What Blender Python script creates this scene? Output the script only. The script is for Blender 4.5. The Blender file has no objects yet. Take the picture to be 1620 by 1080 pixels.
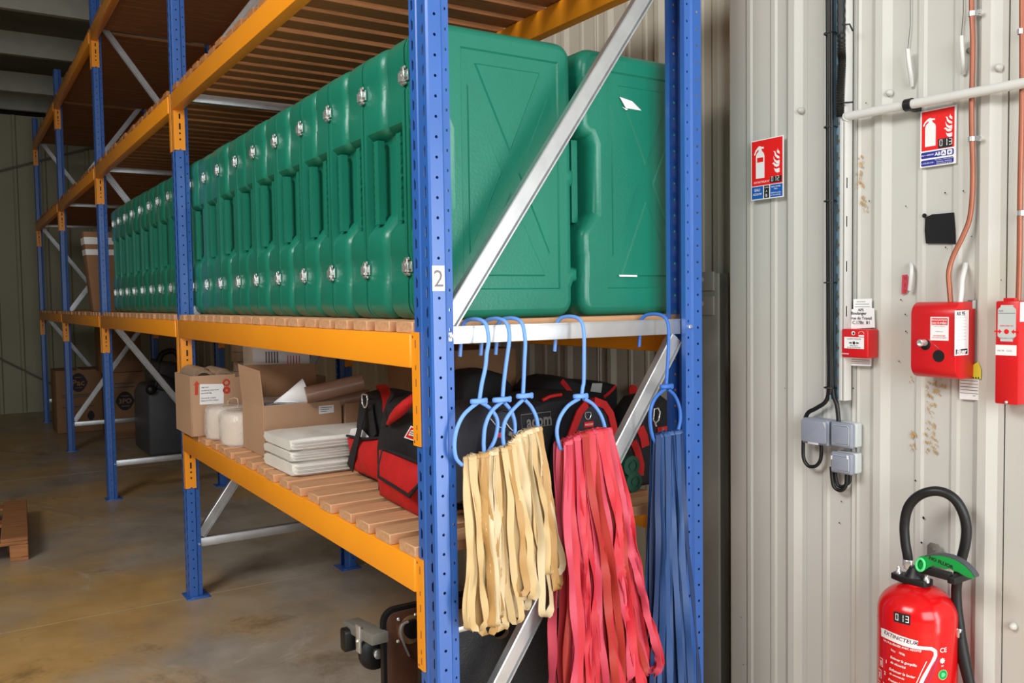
import bpy, bmesh, math, random
from mathutils import Vector, Matrix
random.seed(7)
S=bpy.context.scene; COL=S.collection
PI=math.pi
# ------------------------------------------------------------------ camera, world, lights
CAM=Vector((1.9332,-1.0084,1.5541)); YAW,PIT,ROL,FPX=2.5692,-.0482,-.0146,1377.86
FW=Vector((math.cos(PIT)*math.cos(YAW),math.cos(PIT)*math.sin(YAW),math.sin(PIT)))
_r=FW.cross(Vector((0,0,1))).normalized(); _u=_r.cross(FW)
CR=_r*math.cos(ROL)+_u*math.sin(ROL); CU=-_r*math.sin(ROL)+_u*math.cos(ROL)
cd=bpy.data.cameras.new('camera'); cam=bpy.data.objects.new('camera',cd); COL.objects.link(cam)
m=Matrix((CR,CU,-FW)).transposed().to_4x4(); m.translation=CAM; cam.matrix_world=m
cd.sensor_width=36; cd.lens=FPX/1620*36; cd.clip_end=100; cd.clip_start=.02
S.camera=cam
S.view_settings.view_transform='Standard'; S.view_settings.look='None'
S.view_settings.gamma=1; S.view_settings.use_curve_mapping=False
S.view_settings.exposure=0.0
W=bpy.data.worlds.new('world'); S.world=W; W.use_nodes=True
W.node_tree.nodes['Background'].inputs[0].default_value=(.80,.88,1,1)
W.node_tree.nodes['Background'].inputs[1].default_value=.10
def area(name,loc,aim,sx,sy,power,col=(1,1,1)):
    l=bpy.data.lights.new(name,'AREA'); l.shape='RECTANGLE'; l.size=sx; l.size_y=sy; l.energy=power; l.color=col
    o=bpy.data.objects.new(name,l); COL.objects.link(o); o.location=loc
    o.rotation_euler=(Vector(aim)-Vector(loc)).to_track_quat('-Z','Y').to_euler(); return o
area('door_daylight',(4.6,-1.0,2.3),(-.5,.5,1.3),2.6,2.6,165,(.95,.98,1))
area('wall_door_daylight',(2.95,1.19,1.1),(1.6,-.6,1.0),1.3,2.1,85,(.95,.98,1))
area('high_aisle_light',(.6,-3.6,4.2),(.1,.3,.9),2.6,1.6,205,(1,.985,.96))  # area lamp high on the aisle side, aimed down at the rack

def P(u,v,ax,val):      # the point of the place that lies on plane ax=val under a measured pixel
    d=FW+CR*((u-810)/FPX)-CU*((v-540)/FPX); i='xyz'.index(ax)
    return CAM+d*((val-CAM[i])/d[i])
# ------------------------------------------------------------------ materials
def lin(c):
    return tuple((x/12.92 if x<=.04045 else ((x+.055)/1.055)**2.4) for x in (c[0]/255,c[1]/255,c[2]/255))
def mat(name,rgb,rough=.5,metal=0,var=.08,scale=8,bump=0,bscale=60,stretch=None,spec=.5,trans=0,alpha=1,dirt=None):
    M=bpy.data.materials.new(name); M.use_nodes=True; N=M.node_tree.nodes; L=M.node_tree.links
    b=N['Principled BSDF']; c=lin(rgb)
    tc=N.new('ShaderNodeTexCoord'); mp=N.new('ShaderNodeMapping'); L.new(tc.outputs['Object'],mp.inputs[0])
    if stretch: mp.inputs['Scale'].default_value=stretch
    n=N.new('ShaderNodeTexNoise'); n.inputs['Scale'].default_value=scale; n.inputs['Detail'].default_value=5; L.new(mp.outputs[0],n.inputs['Vector'])
    r=N.new('ShaderNodeValToRGB'); L.new(n.outputs['Fac'],r.inputs[0])
    r.color_ramp.elements[0].position=.3; r.color_ramp.elements[1].position=.7
    r.color_ramp.elements[0].color=tuple(x*(1-var) for x in c)+(1,); r.color_ramp.elements[1].color=tuple(min(1,x*(1+var)) for x in c)+(1,)
    out=r.outputs[0]
    if dirt:
        n2=N.new('ShaderNodeTexNoise'); n2.inputs['Scale'].default_value=dirt[1]; n2.inputs['Detail'].default_value=8; L.new(tc.outputs['Object'],n2.inputs['Vector'])
        r2=N.new('ShaderNodeValToRGB'); L.new(n2.outputs['Fac'],r2.inputs[0]); r2.color_ramp.elements[0].position=dirt[2]; r2.color_ramp.elements[1].position=dirt[3]
        mx=N.new('ShaderNodeMix'); mx.data_type='RGBA'; L.new(r2.outputs[0],mx.inputs['Factor']); L.new(out,mx.inputs['A']); mx.inputs['B'].default_value=lin(dirt[0])+(1,)
        out=mx.outputs['Result']
    L.new(out,b.inputs['Base Color'])
    b.inputs['Roughness'].default_value=rough; b.inputs['Metallic'].default_value=metal
    b.inputs['Specular IOR Level'].default_value=spec
    if trans: b.inputs['Transmission Weight'].default_value=trans
    if alpha<1: b.inputs['Alpha'].default_value=alpha
    if bump:
        n3=N.new('ShaderNodeTexNoise'); n3.inputs['Scale'].default_value=bscale; n3.inputs['Detail'].default_value=3; L.new(mp.outputs[0],n3.inputs['Vector'])
        bp=N.new('ShaderNodeBump'); bp.inputs['Strength'].default_value=bump; bp.inputs['Distance'].default_value=.01; L.new(n3.outputs['Fac'],bp.inputs['Height']); L.new(bp.outputs[0],b.inputs['Normal'])
    return M
M={}
M['blue']=mat('blue_paint',(46,100,182),.34,spec=.9,var=.05)
M['orange']=mat('orange_paint',(255,160,32),.36,var=.04,scale=3)
M['galv']=mat('galvanised_steel',(205,208,210),.38,.8,var=.08,scale=14,stretch=(1,1,1))
M['zinc']=mat('zinc_plated_steel',(222,222,220),.25,.7,var=.05)
M['dark']=mat('dark_hole',(8,9,12),.8)
M['green']=mat('green_polyethylene',(27,126,102),.32,var=.06,scale=4,bump=.08,bscale=120)
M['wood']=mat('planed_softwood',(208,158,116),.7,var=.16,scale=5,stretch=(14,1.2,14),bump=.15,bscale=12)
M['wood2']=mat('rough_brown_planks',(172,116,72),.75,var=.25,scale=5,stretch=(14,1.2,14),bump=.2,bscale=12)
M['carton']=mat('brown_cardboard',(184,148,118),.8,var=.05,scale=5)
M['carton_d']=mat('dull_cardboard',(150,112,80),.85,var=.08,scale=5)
M['white']=mat('white_paper',(240,240,240),.6,var=.02)
M['cream']=mat('twine',(232,214,184),.8,var=.06,scale=30,stretch=(1,1,6),bump=.4,bscale=120)
M['plastic_sheet']=mat('folded_plastic_sheet',(236,234,226),.3,var=.05,scale=6,bump=.35,bscale=14)
M['clearwrap']=mat('clear_wrap',(245,240,240),.18,var=.02,alpha=.42,bump=.8,bscale=30)
M['tape']=mat('brown_packing_tape',(158,134,112),.14,var=.15,scale=30)
M['tube']=mat('kraft_roll',(150,118,98),.35,var=.1,scale=10)
M['black']=mat('black_nylon',(26,25,29),.75,var=.15,scale=40,bump=.3,bscale=200)
M['navy']=mat('dark_grey_fabric',(46,48,58),.8,var=.1,scale=60,bump=.2,bscale=300)
M['red_fab']=mat('red_nylon',(196,22,22),.7,var=.1,scale=20,bump=.3,bscale=200)
M['print_grey']=mat('grey_print',(128,122,120),.6)
M['latex']=mat('beige_latex',(206,178,128),.5,var=.12,scale=2)
M['latex2']=mat('pale_latex',(216,196,156),.5,var=.06,scale=2)
M['latex3']=mat('tan_latex',(184,144,88),.5,var=.08,scale=2)
M['redband']=mat('coral_red_latex',(206,50,64),.5,var=.1,scale=3)
M['redband2']=mat('brick_red_latex',(176,54,46),.5,var=.1,scale=3)
M['redband3']=mat('pink_red_latex',(206,72,94),.5,var=.08,scale=3)
M['blueband']=mat('blue_latex',(52,86,140),.45,var=.12,scale=3)
M['blueband2']=mat('dark_blue_latex',(36,60,104),.45,var=.12,scale=3)
M['hookblue']=mat('light_blue_rubber',(112,162,238),.5,var=.03)
M['hookblue2']=mat('mid_blue_rubber',(56,112,200),.5,var=.03)
M['wallpaint']=mat('cream_cladding_paint',(201,200,193),.45,var=.03,scale=2,dirt=((196,190,172),2.2,.58,.9))
M['wallback']=mat('shaded_cladding_paint',(188,182,166),.55,var=.05,scale=2)  # same cladding, with the shade of the recess put into a duller colour
M['wallfar']=mat('grey_green_cladding',(168,166,140),.6,var=.08,scale=1)
M['stain']=mat('rust_brown_stain',(186,150,96),.7,var=.2,scale=60)
M['greysteel']=mat('grey_painted_steel',(122,120,112),.6,var=.08,scale=10)
M['grey_pl']=mat('grey_plastic',(140,146,160),.4,var=.03)
M['grey_lt']=mat('pale_grey_plastic',(196,202,200),.45,var=.03)
M['cond']=mat('white_conduit',(214,214,210),.4,var=.03)
M['cable']=mat('black_cable',(24,25,24),.4,var=.1)
M['rubber']=mat('black_rubber',(20,21,23),.45,var=.1)
M['copper']=mat('copper_pipe',(160,96,72),.4,.3,var=.1,scale=12)
M['redbox']=mat('signal_red',(206,24,30),.33,var=.03)
M['redsign']=mat('sign_red',(232,26,24),.4,var=.02)
M['bluesign']=mat('sign_blue',(24,92,180),.4,var=.02)
M['navysign']=mat('sign_navy',(40,48,148),.4,var=.02)
M['ext']=mat('extinguisher_red',(214,20,24),.18,var=.02)
M['purple']=mat('purple_print',(150,50,120),.4)
M['plum']=mat('plum_print',(96,22,56),.4)
M['gpl']=mat('vivid_green_plastic',(10,150,66),.4,var=.03)
M['gplt']=mat('light_green_plastic',(90,225,140),.35,var=.03)
M['yellow']=mat('yellow_tag',(222,214,60),.5)
M['ink']=mat('black_ink',(26,26,30),.6)
M['redink']=mat('red_ink',(204,56,40),.6)
M['brownply']=mat('brown_film_plywood',(84,52,36),.4,var=.15,scale=6)
M['blackply']=mat('black_textured_board',(34,36,40),.6,var=.2,scale=90,bump=.3,bscale=200)
M['tealtray']=mat('blue_tinted_galvanised_tray',(128,158,176),.4,.15,var=.2,scale=9)
M['concrete_l']=mat('joint_filler',(176,160,128),.8)
M['machine']=mat('grey_machine_shell',(74,76,82),.5)
M['greenroll']=mat('dark_green_roll',(14,74,54),.5,var=.1)
M['purlin']=mat('grey_purlin',(178,178,166),.6,var=.06)
M['roof']=mat('dim_roof_sheet',(150,144,128),.8,var=.2,scale=1)
# floor: sealed concrete, ochre patches and grey worn areas
F=bpy.data.materials.new('sealed_concrete'); F.use_nodes=True; N=F.node_tree.nodes; L=F.node_tree.links; b=N['Principled BSDF']
tc=N.new('ShaderNodeTexCoord')
def nz(scale,detail=6,rough=.6,dist=0):
    n=N.new('ShaderNodeTexNoise'); n.inputs['Scale'].default_value=scale; n.inputs['Detail'].default_value=detail; n.inputs['Roughness'].default_value=rough; n.inputs['Distortion'].default_value=dist; L.new(tc.outputs['Object'],n.inputs['Vector']); return n
def rp(n,p0,p1,c0,c1):
    r=N.new('ShaderNodeValToRGB'); L.new(n.outputs['Fac'],r.inputs[0]); r.color_ramp.elements[0].position=p0; r.color_ramp.elements[1].position=p1; r.color_ramp.elements[0].color=c0; r.color_ramp.elements[1].color=c1; return r
def mx(f,a,bb):
    x=N.new('ShaderNodeMix'); x.data_type='RGBA'; L.new(f,x.inputs['Factor'])
    for s,i in ((a,'A'),(bb,'B')):
        if isinstance(s,tuple): x.inputs[i].default_value=s
        else: L.new(s,x.inputs[i])
    return x.outputs['Result']
big=rp(nz(.55,5,.6,.4),.40,.58,(0,0,0,1),(1,1,1,1))
och=rp(nz(3,8,.65),.3,.7,lin((182,142,84))+(1,),lin((212,174,114))+(1,))
gry=rp(nz(2.4,8,.65),.3,.7,lin((146,134,118))+(1,),lin((190,180,166))+(1,))
o1=mx(big.outputs[0],och.outputs[0],gry.outputs[0])
sp=rp(nz(1.3,9,.7,.8),.60,.74,(0,0,0,1),(1,1,1,1)); o2=mx(sp.outputs[0],o1,lin((214,204,190))+(1,))
dk=rp(nz(.9,9,.75,1.2),.28,.44,(1,1,1,1),(0,0,0,1)); o3=mx(dk.outputs[0],o2,lin((118,96,62))+(1,))
L.new(o3,b.inputs['Base Color'])
rr=N.new('ShaderNodeMapRange'); L.new(nz(4,6).outputs['Fac'],rr.inputs[0]); rr.inputs[3].default_value=.22; rr.inputs[4].default_value=.55; L.new(rr.outputs[0],b.inputs['Roughness'])
M['floor']=F
# ------------------------------------------------------------------ mesh helpers
class MB:
    def __init__(s): s.v=[]; s.f=[]; s.m=[]
    def add(s,vs,fs,m=0,T=None):
        o=len(s.v)
        for p in vs:
            p=Vector(p); s.v.append(T@p if T is not None else p)
        for f in fs: s.f.append([i+o for i in f]); s.m.append(m)
        return s
    def box(s,x0,x1,y0,y1,z0,z1,m=0,T=None):
        vs=[(x,y,z) for z in (z0,z1) for y in (y0,y1) for x in (x0,x1)]
        return s.add(vs,[(0,2,3,1),(4,5,7,6),(0,1,5,4),(2,6,7,3),(0,4,6,2),(1,3,7,5)],m,T)
    def prism(s,poly,t0,t1,ax='x',m=0,T=None):   # poly in the two other axes (yz / xz / xy)
        k=len(poly)
        def mk(a,b,t): return {'x':(t,a,b),'y':(a,t,b),'z':(a,b,t)}[ax]
        vs=[mk(a,b,t0) for a,b in poly]+[mk(a,b,t1) for a,b in poly]
        fs=[list(range(k)),list(range(2*k-1,k-1,-1))]+[(i,(i+1)%k,k+(i+1)%k,k+i) for i in range(k)]
        return s.add(vs,fs,m,T)
    def loft(s,rings,m=0,caps=True,T=None):
        k=len(rings[0]); vs=[p for r in rings for p in r]; fs=[]
        for j in range(len(rings)-1):
            for i in range(k): fs.append((j*k+i,j*k+(i+1)%k,(j+1)*k+(i+1)%k,(j+1)*k+i))
        if caps: fs.append(list(range(k))[::-1]); fs.append([(len(rings)-1)*k+i for i in range(k)])
        return s.add(vs,fs,m,T)
    def tube(s,pts,r,n=8,m=0,caps=True,closed=False,flat=1):
        pts=[Vector(p) for p in pts]; K=len(pts)
        rs=r if isinstance(r,(list,tuple)) else [r]*K
        nrm=None; rings=[]
        for i in range(K):
            if closed: t=pts[(i+1)%K]-pts[i-1]
            else: t=pts[min(i+1,K-1)]-pts[max(i-1,0)]
            t.normalize()
            if nrm is None:
                nrm=t.orthogonal().normalized()
            nrm=(nrm-t*nrm.dot(t)).normalized(); bn=t.cross(nrm)
            rings.append([pts[i]+(nrm*math.cos(a)*rs[i]+bn*math.sin(a)*rs[i]*flat) for a in [2*PI*j/n for j in range(n)]])
        if closed: rings.append(rings[0]); return s.loft(rings,m,False)
        return s.loft(rings,m,caps)
    def lathe(s,prof,c,n=24,m=0,axis='z',T=None):
        c=Vector(c); rings=[]
        for r,h in prof:
            ring=[]
            for j in range(n):
                a=2*PI*j/n; q=(r*math.cos(a),r*math.sin(a))
                ring.append(c+Vector({'z':(q[0],q[1],h),'y':(q[0],h,-q[1]),'x':(h,q[0],q[1])}[axis]))
            rings.append(ring)
        return s.loft(rings,m,True,T)
    def build(s,name,mats,parent=None,bevel=0,segs=2,smooth=None,fix=True):
        me=bpy.data.meshes.new(name); me.from_pydata([tuple(v) for v in s.v],[],s.f)
        if not isinstance(mats,(list,tuple)): mats=[mats]
        for q in mats: me.materials.append(M[q] if isinstance(q,str) else q)
        me.polygons.foreach_set('material_index',s.m)
        bm=bmesh.new(); bm.from_mesh(me)
        if fix: bmesh.ops.recalc_face_normals(bm,faces=bm.faces)
        if bevel:
            ed=[e for e in bm.edges if len(e.link_faces)==2 and e.calc_face_angle(0)>.6]
            bmesh.ops.bevel(bm,geom=ed,offset=bevel,segments=segs,profile=.5,affect='EDGES',clamp_overlap=True)
        bm.to_mesh(me); bm.free()
        if smooth is None and bevel: smooth=40
        if smooth:
            me.shade_smooth(); me.set_sharp_from_angle(angle=math.radians(smooth))
        o=bpy.data.objects.new(name,me); COL.objects.link(o)
        if parent: o.parent=parent
        return o
def thing(name,label,cat,loc=(0,0,0),group=None,rz=0):
    o=bpy.data.objects.new(name,None); COL.objects.link(o); o.location=loc; o.rotation_euler=(0,0,rz); o.empty_display_size=.1
    o['label']=label; o['category']=cat
    if group: o['group']=group
    return o
def tag(o,label,cat,group=None):
    o['label']=label; o['category']=cat
    if group: o['group']=group
    return o
def struct(o): o['kind']='structure'; return o
def setmesh(o,shift):   # move a world-built part into its parent's frame
    o.data.transform(Matrix.Translation(-Vector(shift))); return o
class TH:               # a thing whose parts are written in world coordinates
    def __init__(s,name,label,cat,base,group=None): s.o=thing(name,label,cat,base,group); s.b=Vector(base)
    def part(s,mb,name,mats,parent=None,**k):
        o=mb.build(name,mats,parent or s.o,**k); o.data.transform(Matrix.Translation(-s.b)); return o
def single(mb,name,label,cat,mats,base,group=None,**k):
    o=mb.build(name,mats,None,**k); o.data.transform(Matrix.Translation(-Vector(base))); o.location=base
    return tag(o,label,cat,group)
def rrect(x0,x1,y0,y1,r,n=4):
    o=[]
    for cx,cy,a0 in ((x1-r,y0+r,-PI/2),(x1-r,y1-r,0),(x0+r,y1-r,PI/2),(x0+r,y0+r,PI)):
        for j in range(n+1):
            a=a0+PI/2*j/n; o.append((cx+r*math.cos(a),cy+r*math.sin(a)))
    return o
def text_mesh(s,width=None,height=None,bold=0):
    c=bpy.data.curves.new('t','FONT'); c.body=s; c.size=1; c.align_x='CENTER'; c.align_y='CENTER'; c.resolution_u=2; c.offset=bold
    o=bpy.data.objects.new('t',c); COL.objects.link(o)
    dg=bpy.context.evaluated_depsgraph_get(); me=bpy.data.meshes.new_from_object(o.evaluated_get(dg))
    bpy.data.objects.remove(o); bpy.data.curves.remove(c)
    xs=[v.co.x for v in me.vertices]; ys=[v.co.y for v in me.vertices]
    w=max(xs)-min(xs); h=max(ys)-min(ys); cx=(max(xs)+min(xs))/2; cy=(max(ys)+min(ys))/2
    k=(width/w) if width else 1; kh=(height/h) if height else k
    if not width: k=kh
    vs=[((v.co.x-cx)*k,(v.co.y-cy)*kh) for v in me.vertices]; fs=[list(p.vertices) for p in me.polygons]
    bpy.data.meshes.remove(me); return vs,fs
def put(mb,vf,fn,m=0):
    vs,fs=vf; mb.add([fn(a,b) for a,b in vs],fs,m)
def text(mb,s,c,ax='-y',width=None,height=None,m=0,eps=.0006,bold=0,rot=0,slant=0):
    c=Vector(c); ca,sa=math.cos(rot),math.sin(rot)
    def fn(a,b):
        a+=slant*b; a,b=a*ca-b*sa,a*sa+b*ca
        return c+(Vector((a,-eps,b)) if ax=='-y' else Vector((eps,a,b)))
    put(mb,text_mesh(s,width,height,bold),fn,m)
def flat(mb,poly,y,m=0):   # flat print facing -y: poly of (x,z)
    mb.add([(a,y,c) for a,c in poly],[list(range(len(poly)))],m)
def sheet_holes(mb,outer,holes,fn,m=0):   # planar face with real openings; fn maps 2-D to 3-D
    bm=bmesh.new(); 
    for loop in [outer]+holes:
        vs=[bm.verts.new((a,b,0)) for a,b in loop]
        for i in range(len(vs)): bm.edges.new((vs[i],vs[(i+1)%len(vs)]))
    bmesh.ops.triangle_fill(bm,use_beauty=True,use_dissolve=False,edges=bm.edges[:])
    bm.verts.index_update()
    mb.add([fn(v.co.x,v.co.y) for v in bm.verts],[[v.index for v in f.verts] for f in bm.faces],m); bm.free()
def cells(mb,L,zb,zt,holes,fn,m=0):   # strip from zb to zt, cut into cells so that each cell has its own openings
    from mathutils.geometry import tessellate_polygon
    holes=sorted(holes,key=lambda h:h[0][0][1]); z=zb
    for i,grp in enumerate(holes):
        top=max(p[1] for h in grp for p in h); nb=min(p[1] for h in holes[i+1] for p in h) if i+1<len(holes) else zt
        z2=(top+nb)/2 if i+1<len(holes) else zt
        loops=[[Vector((0,z,0)),Vector((L,z,0)),Vector((L,z2,0)),Vector((0,z2,0))]]+[[Vector((a,b,0)) for a,b in h] for h in grp]
        tri=tessellate_polygon(loops); pts=[p for l in loops for p in l]
        mb.add([fn(p.x,p.y) for p in pts],tri,m); z=z2
def copy_tree(o,parent=None):
    c=o.copy(); COL.objects.link(c); c.parent=parent
    for ch in list(o.children): copy_tree(ch,c)
    return c
def cbox(x0,x1,y0,y1,z0,z1): return MB().box(x0,x1,y0,y1,z0,z1)
# ------------------------------------------------------------------ dimensions
BL=2.8; DP=.938; BH=.0895
Z1,Z2,Z3,Z4=.879,1.4696,2.639,3.70; ST=.030
WY=1.20; WB=1.285; XF=-12.65
# ------------------------------------------------------------------ structure
fl=struct(cbox(XF-.3,6.5,-7,1.6,-.1,0).build('floor','floor'))
jt=MB()
for X,y0,y1 in ((-2.83,-3.2,1.2),(-7.0,-3.2,1.2)):
    y=y0
    while y<y1: jt.box(X-.002+random.uniform(-.002,.002),X+.0025,y,y+.12,0,.0009); y+=.118+random.uniform(0,.01)
jt.build('joint_filler','concrete_l',fl)['kind']='stuff'
def profile(x0,x1,y0,phase,dep=.011):  # trapezoid cladding: one deep rib and two slight ribs every .3
    pts=[(x0,y0)]; per=.299
    k=math.floor((x0-phase)/per)-1; ev=[]
    while True:
        b=phase+k*per
        if b>x1+.3: break
        ev+=[(b-.052,0),(b-.034,-dep),(b-.012,-dep),(b+.012,0)]
        for q in (.1,.2): ev+=[(b+q-.016,0),(b+q-.008,-.0035),(b+q+.006,-.0035),(b+q+.014,0)]
        k+=1
    pts+=[(a,y0+d) for a,d in ev if x0+.002<a<x1-.002]; pts.append((x1,y0)); return pts
def sheet(name,x0,x1,y0,z0,z1,ph,mt,parent,dep=.011,th=.012):
    pr=profile(x0,x1,y0,ph,dep); mb=MB(); mb.prism(pr+[(x1,y0+th+.01),(x0,y0+th+.01)],z0,z1,'z'); return mb.build(name,mt,parent)
wr=bpy.data.objects.new('wall_right',None); COL.objects.link(wr); struct(wr)
sheets=[]
for a,bb in ((-.13,.179),(.1795,.352),(.3525,.7755),(.7795,1.8),(1.8005,2.25)):
    sheets.append(sheet('cladding_sheet',a,bb,WY,0,4.5,.15 if a<.35 else .45,'wallpaint',wr))
MB().box(-.1,2.25,WY+.024,WY+.06,0,4.5).build('dark_backing','dark',wr)  # black sheet added behind the seams so their gaps read dark
MB().box(2.25,3.7,WY,WY+.05,2.2,4.5).build('door_lintel','wallpaint',wr)
MB().box(-.1345,-.1305,WY,WB-.006,0,4.5).build('corner_flashing','wallback',wr)
x=-12.65
while x<-.2:
    e=min(x+.9,-.12); sheets.append(sheet('cladding_sheet',x,e-.0005,WB,0,4.5,.05,'wallback',wr)); x=e
wf=bpy.data.objects.new('wall_far',None); COL.objects.link(wf); struct(wf)
y=-6.5; 
while y<1.3:
    e=min(y+.95,1.4); pr=[]; t=y
    mb=MB(); pts=[(XF,y)]
    k=y+.05
    while k<e-.1: pts+=[(XF,k),(XF+.025,k+.02),(XF+.025,k+.05),(XF,k+.07)]; k+=.29
    pts.append((XF,e-.003)); mb.prism(pts+[(XF-.03,e-.003),(XF-.03,y)],0,4.32,'z'); mb.build('cladding_sheet','wallfar',wf); y=e
MB().box(XF-.2,XF-.03,-6.9,1.4,0,4.9).build('gable_framing','dark',wf)
wl=struct(cbox(XF,3.0,-6.9,-6.8,0,4.9).build('wall_left','wallfar'))
ce=struct(cbox(XF-.2,4.2,-6.9,1.45,4.9,5.0).build('ceiling','roof'))
for v in (11,83,142,171):
    q=P(0,v,'z',4.35); X=q.x
    mb=MB(); mb.box(X-.012,X,-6.7,1.3,4.35,4.60); mb.box(X-.07,X-.012,-6.7,1.3,4.35,4.362); mb.box(X-.07,X-.012,-6.7,1.3,4.588,4.60)
    mb.build('purlin','purlin',ce)
for X in (-5.4,-3.8,-2.2,-.6,1.0):
    mb=MB(); mb.box(X-.012,X,-6.7,1.3,4.35,4.60); mb.box(X-.07,X-.012,-6.7,1.3,4.35,4.362); mb.build('purlin','purlin',ce)
for y in (-5,-3.2,-1.4): MB().box(XF,1,y,y+.14,4.62,4.9).build('rafter','purlin',ce)
# wind-bracing rods on the far wall
for a,c in (((0,270),(190,222)),((0,567),(67,600))):
    p=P(*a,'x',XF+.08); q=P(*c,'x',XF+.08); d=(q-p); p=p-d*2; q=q+d*1.6
    if q.z<.02: q=p+(q-p)*((p.z-.05)/(p.z-q.z))
    MB().tube([p,q],.014,8).build('bracing_rod','greysteel',wf,smooth=40)
# steel column between the two wall planes
col=TH('steel_column','grey bolted steel column standing behind the corner of the blue rack','column',(-.27,1.23,0))
zc=P(1135,432,'y',1.205).z
mb=MB(); mb.box(-.345,-.195,1.205,1.215,0,zc); mb.box(-.276,-.268,1.215,1.252,0,zc); mb.box(-.345,-.195,1.252,1.260,0,zc); col.part(mb,'flange_beam','greysteel',bevel=.001)
for v in (443,482):
    z=P(1135,v,'y',1.20).z; mb=MB(); mb.box(-.30,-.21,1.197,1.205,z-.035,z+.03); pl=col.part(mb,'splice_plate','greysteel',bevel=.001)
    mb=MB(); mb.lathe([(.009,0),(.009,-.008)],(-.262,1.197,z+.004),6,axis='y'); mb.lathe([(.005,0),(.005,-.03)],(-.262,1.197,z+.004),10,axis='y'); col.part(mb,'bolt','greysteel',pl)
# ------------------------------------------------------------------ pallet rack
rack=thing('pallet_rack','blue and orange pallet rack with galvanised bracing along the cladding wall','pallet rack',(0,0,0))
PH=4.03
def post_mesh(mir=False,flip=1):
    mb=MB(); W2=.05
    # half profile from web centre: (x from centre, y)
    half=[(0,.003),(.006,.003),(.009,0),(W2-.005,0),(W2,.005),(W2,.040),(W2-.006,.046),(W2-.008,.066),(W2-.026,.066)]
    def hole(cx,cz,w,h,n=4): return [(cx-w/2,cz-h/2),(cx+w/2,cz-h/2),(cx+w/2,cz+h/2),(cx-w/2,cz+h/2)]
    for s in (1,-1):
        for i in range(len(half)-1):
            (xa,ya),(xb,yb)=half[i],half[i+1]; Ld=math.hypot(xb-xa,yb-ya)
            def fn(a,z,xa=xa,ya=ya,xb=xb,yb=yb,Ld=Ld,s=s): 
                return (s*(xa+(xb-xa)*a/Ld),ya+(yb-ya)*a/Ld,z)
            holes=[]
            k=int(PH/.05)-1
            if i==2:
                for j in range(1,k):
                    z=j*.05+(.025 if s>0 else 0); c=Ld*.52
                    holes.append([(c-.005,z-.012),(c+.001,z-.012),(c+.001,z-.017),(c+.005,z-.012),(c+.005,z+.012),(c+.001,z+.017),(c+.001,z+.011),(c-.005,z+.008)])
            elif i==4:
                for j in range(1,k): 
                    z=j*.05+.01; holes.append([(Ld*.5+.0042*math.cos(t*PI/3),z+.0042*math.sin(t*PI/3)) for t in range(6)])
            elif i==6:
                for j in range(1,k): z=j*.05+.03; holes.append(hole(Ld*.5,z,.005,.007))
            if holes: cells(mb,Ld,0,PH,[[h] for h in holes],fn)
            else: mb.add([fn(0,0),fn(Ld,0),fn(Ld,PH),fn(0,PH)],[(0,1,2,3)])
    if mir: mb.v=[Vector((v.x,-v.y,v.z)) for v in mb.v]
    me=mb.build('upright_post','blue',None,fix=False)
    return me
pf=post_mesh(); pb=post_mesh(True)
def base_plate(par,sgn):
    mb=MB(); mb.box(-.065,.075,-.02*1,.10,.0,.006) if sgn>0 else mb.box(-.065,.075,-.10,.02,0,.006)
    mb.box(.05,.075,*( (.0,.09) if sgn>0 else (-.09,0)),.006,.012)
    o=mb.build('base_plate','blue',par,bevel=.001); return o
for i in range(5):
    for (src,y,sg) in ((pf,0,1),(pb,DP,-1)):
        o=src if i==0 else src.copy()
        if i: COL.objects.link(o)
        o.parent=rack; o.location=(-.05-BL*i,y,0)
        base_plate(o,sg)
def slots(mb,x,z0,s=1):
    for dz,h in ((.105,.026),(.155,.030),(.195,.010),(.222,.010)):
        mb.box(x-.0005,x+.0008,.019,.026,z0-dz-h,z0-dz,1)
def beam(i,Z,back=False,end_near=True):
    x1=-BL*i-.1; x0=-BL*(i+1); mb=MB()
    if not back: ya,yb=-.012,.036
    else: ya,yb=DP-.036,DP+.012
    mb.box(x0+.004,x1-.004,ya,yb,Z-BH,Z)
    bo=mb.build('beam','orange',rack,bevel=.004)
    # end connectors: a flange over the post face and a slotted plate on the post side
    for xx,sg in ((x0,1),(x1,-1)):
        mb=MB(); z0=Z+.004; f0,f1=(-.006,-.0015) if not back else (DP+.0015,DP+.006)
        zt=z0; zb=z0-.295
        a,b2=sorted((xx-sg*.034,xx+sg*.004))
        lo=[(a,zb+.0),(b2,zb),(b2,zt),(a,zt)]
        mb.prism(lo,f0,f1,'y')
        ys0,ys1=(-.0015,.048) if not back else (DP-.048,DP+.0015)
        ym=(ys0+ys1)/2
        pl=[(ys0,zb),(ym-.008,zb),(ym,zb+.008),(ym+.008,zb),(ys1,zb),(ys1,zt),(ys0,zt)]
        mb.prism(pl,xx+sg*.0012,xx+sg*.005,'x')
        if not back:
            for dz,h in ((.110,.026),(.158,.032),(.205,.009),(.236,.009)):
                mb.box(xx+sg*.005-.0006,xx+sg*.005+.0006,.019,.027,z0-dz-h,z0-dz,1)
            for dz,h in ((.02,.02),(.085,.012),(.12,.02),(.19,.02),(.24,.012),(.262,.018)):
                c=(a+b2)/2+sg*-.004; mb.box(c-.002,c+.002,f0-.0006,f0+.001,z0-dz-h,z0-dz,2)
            for dz in (.012,.285): 
                c=a+.006 if sg>0 else a+.012
                mb.lathe([(.0035,0),(.0035,-.0008)],(b2-.008 if sg>0 else a+.008,f0,z0-dz),8,2,'y')
        mb.build('beam_connector',['orange','dark','copper'],bo)
beam(0,Z1);beam(0,Z1,True)
for i in range(4):
    for Z in (Z2,Z3,Z4): beam(i,Z); beam(i,Z,True)
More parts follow.
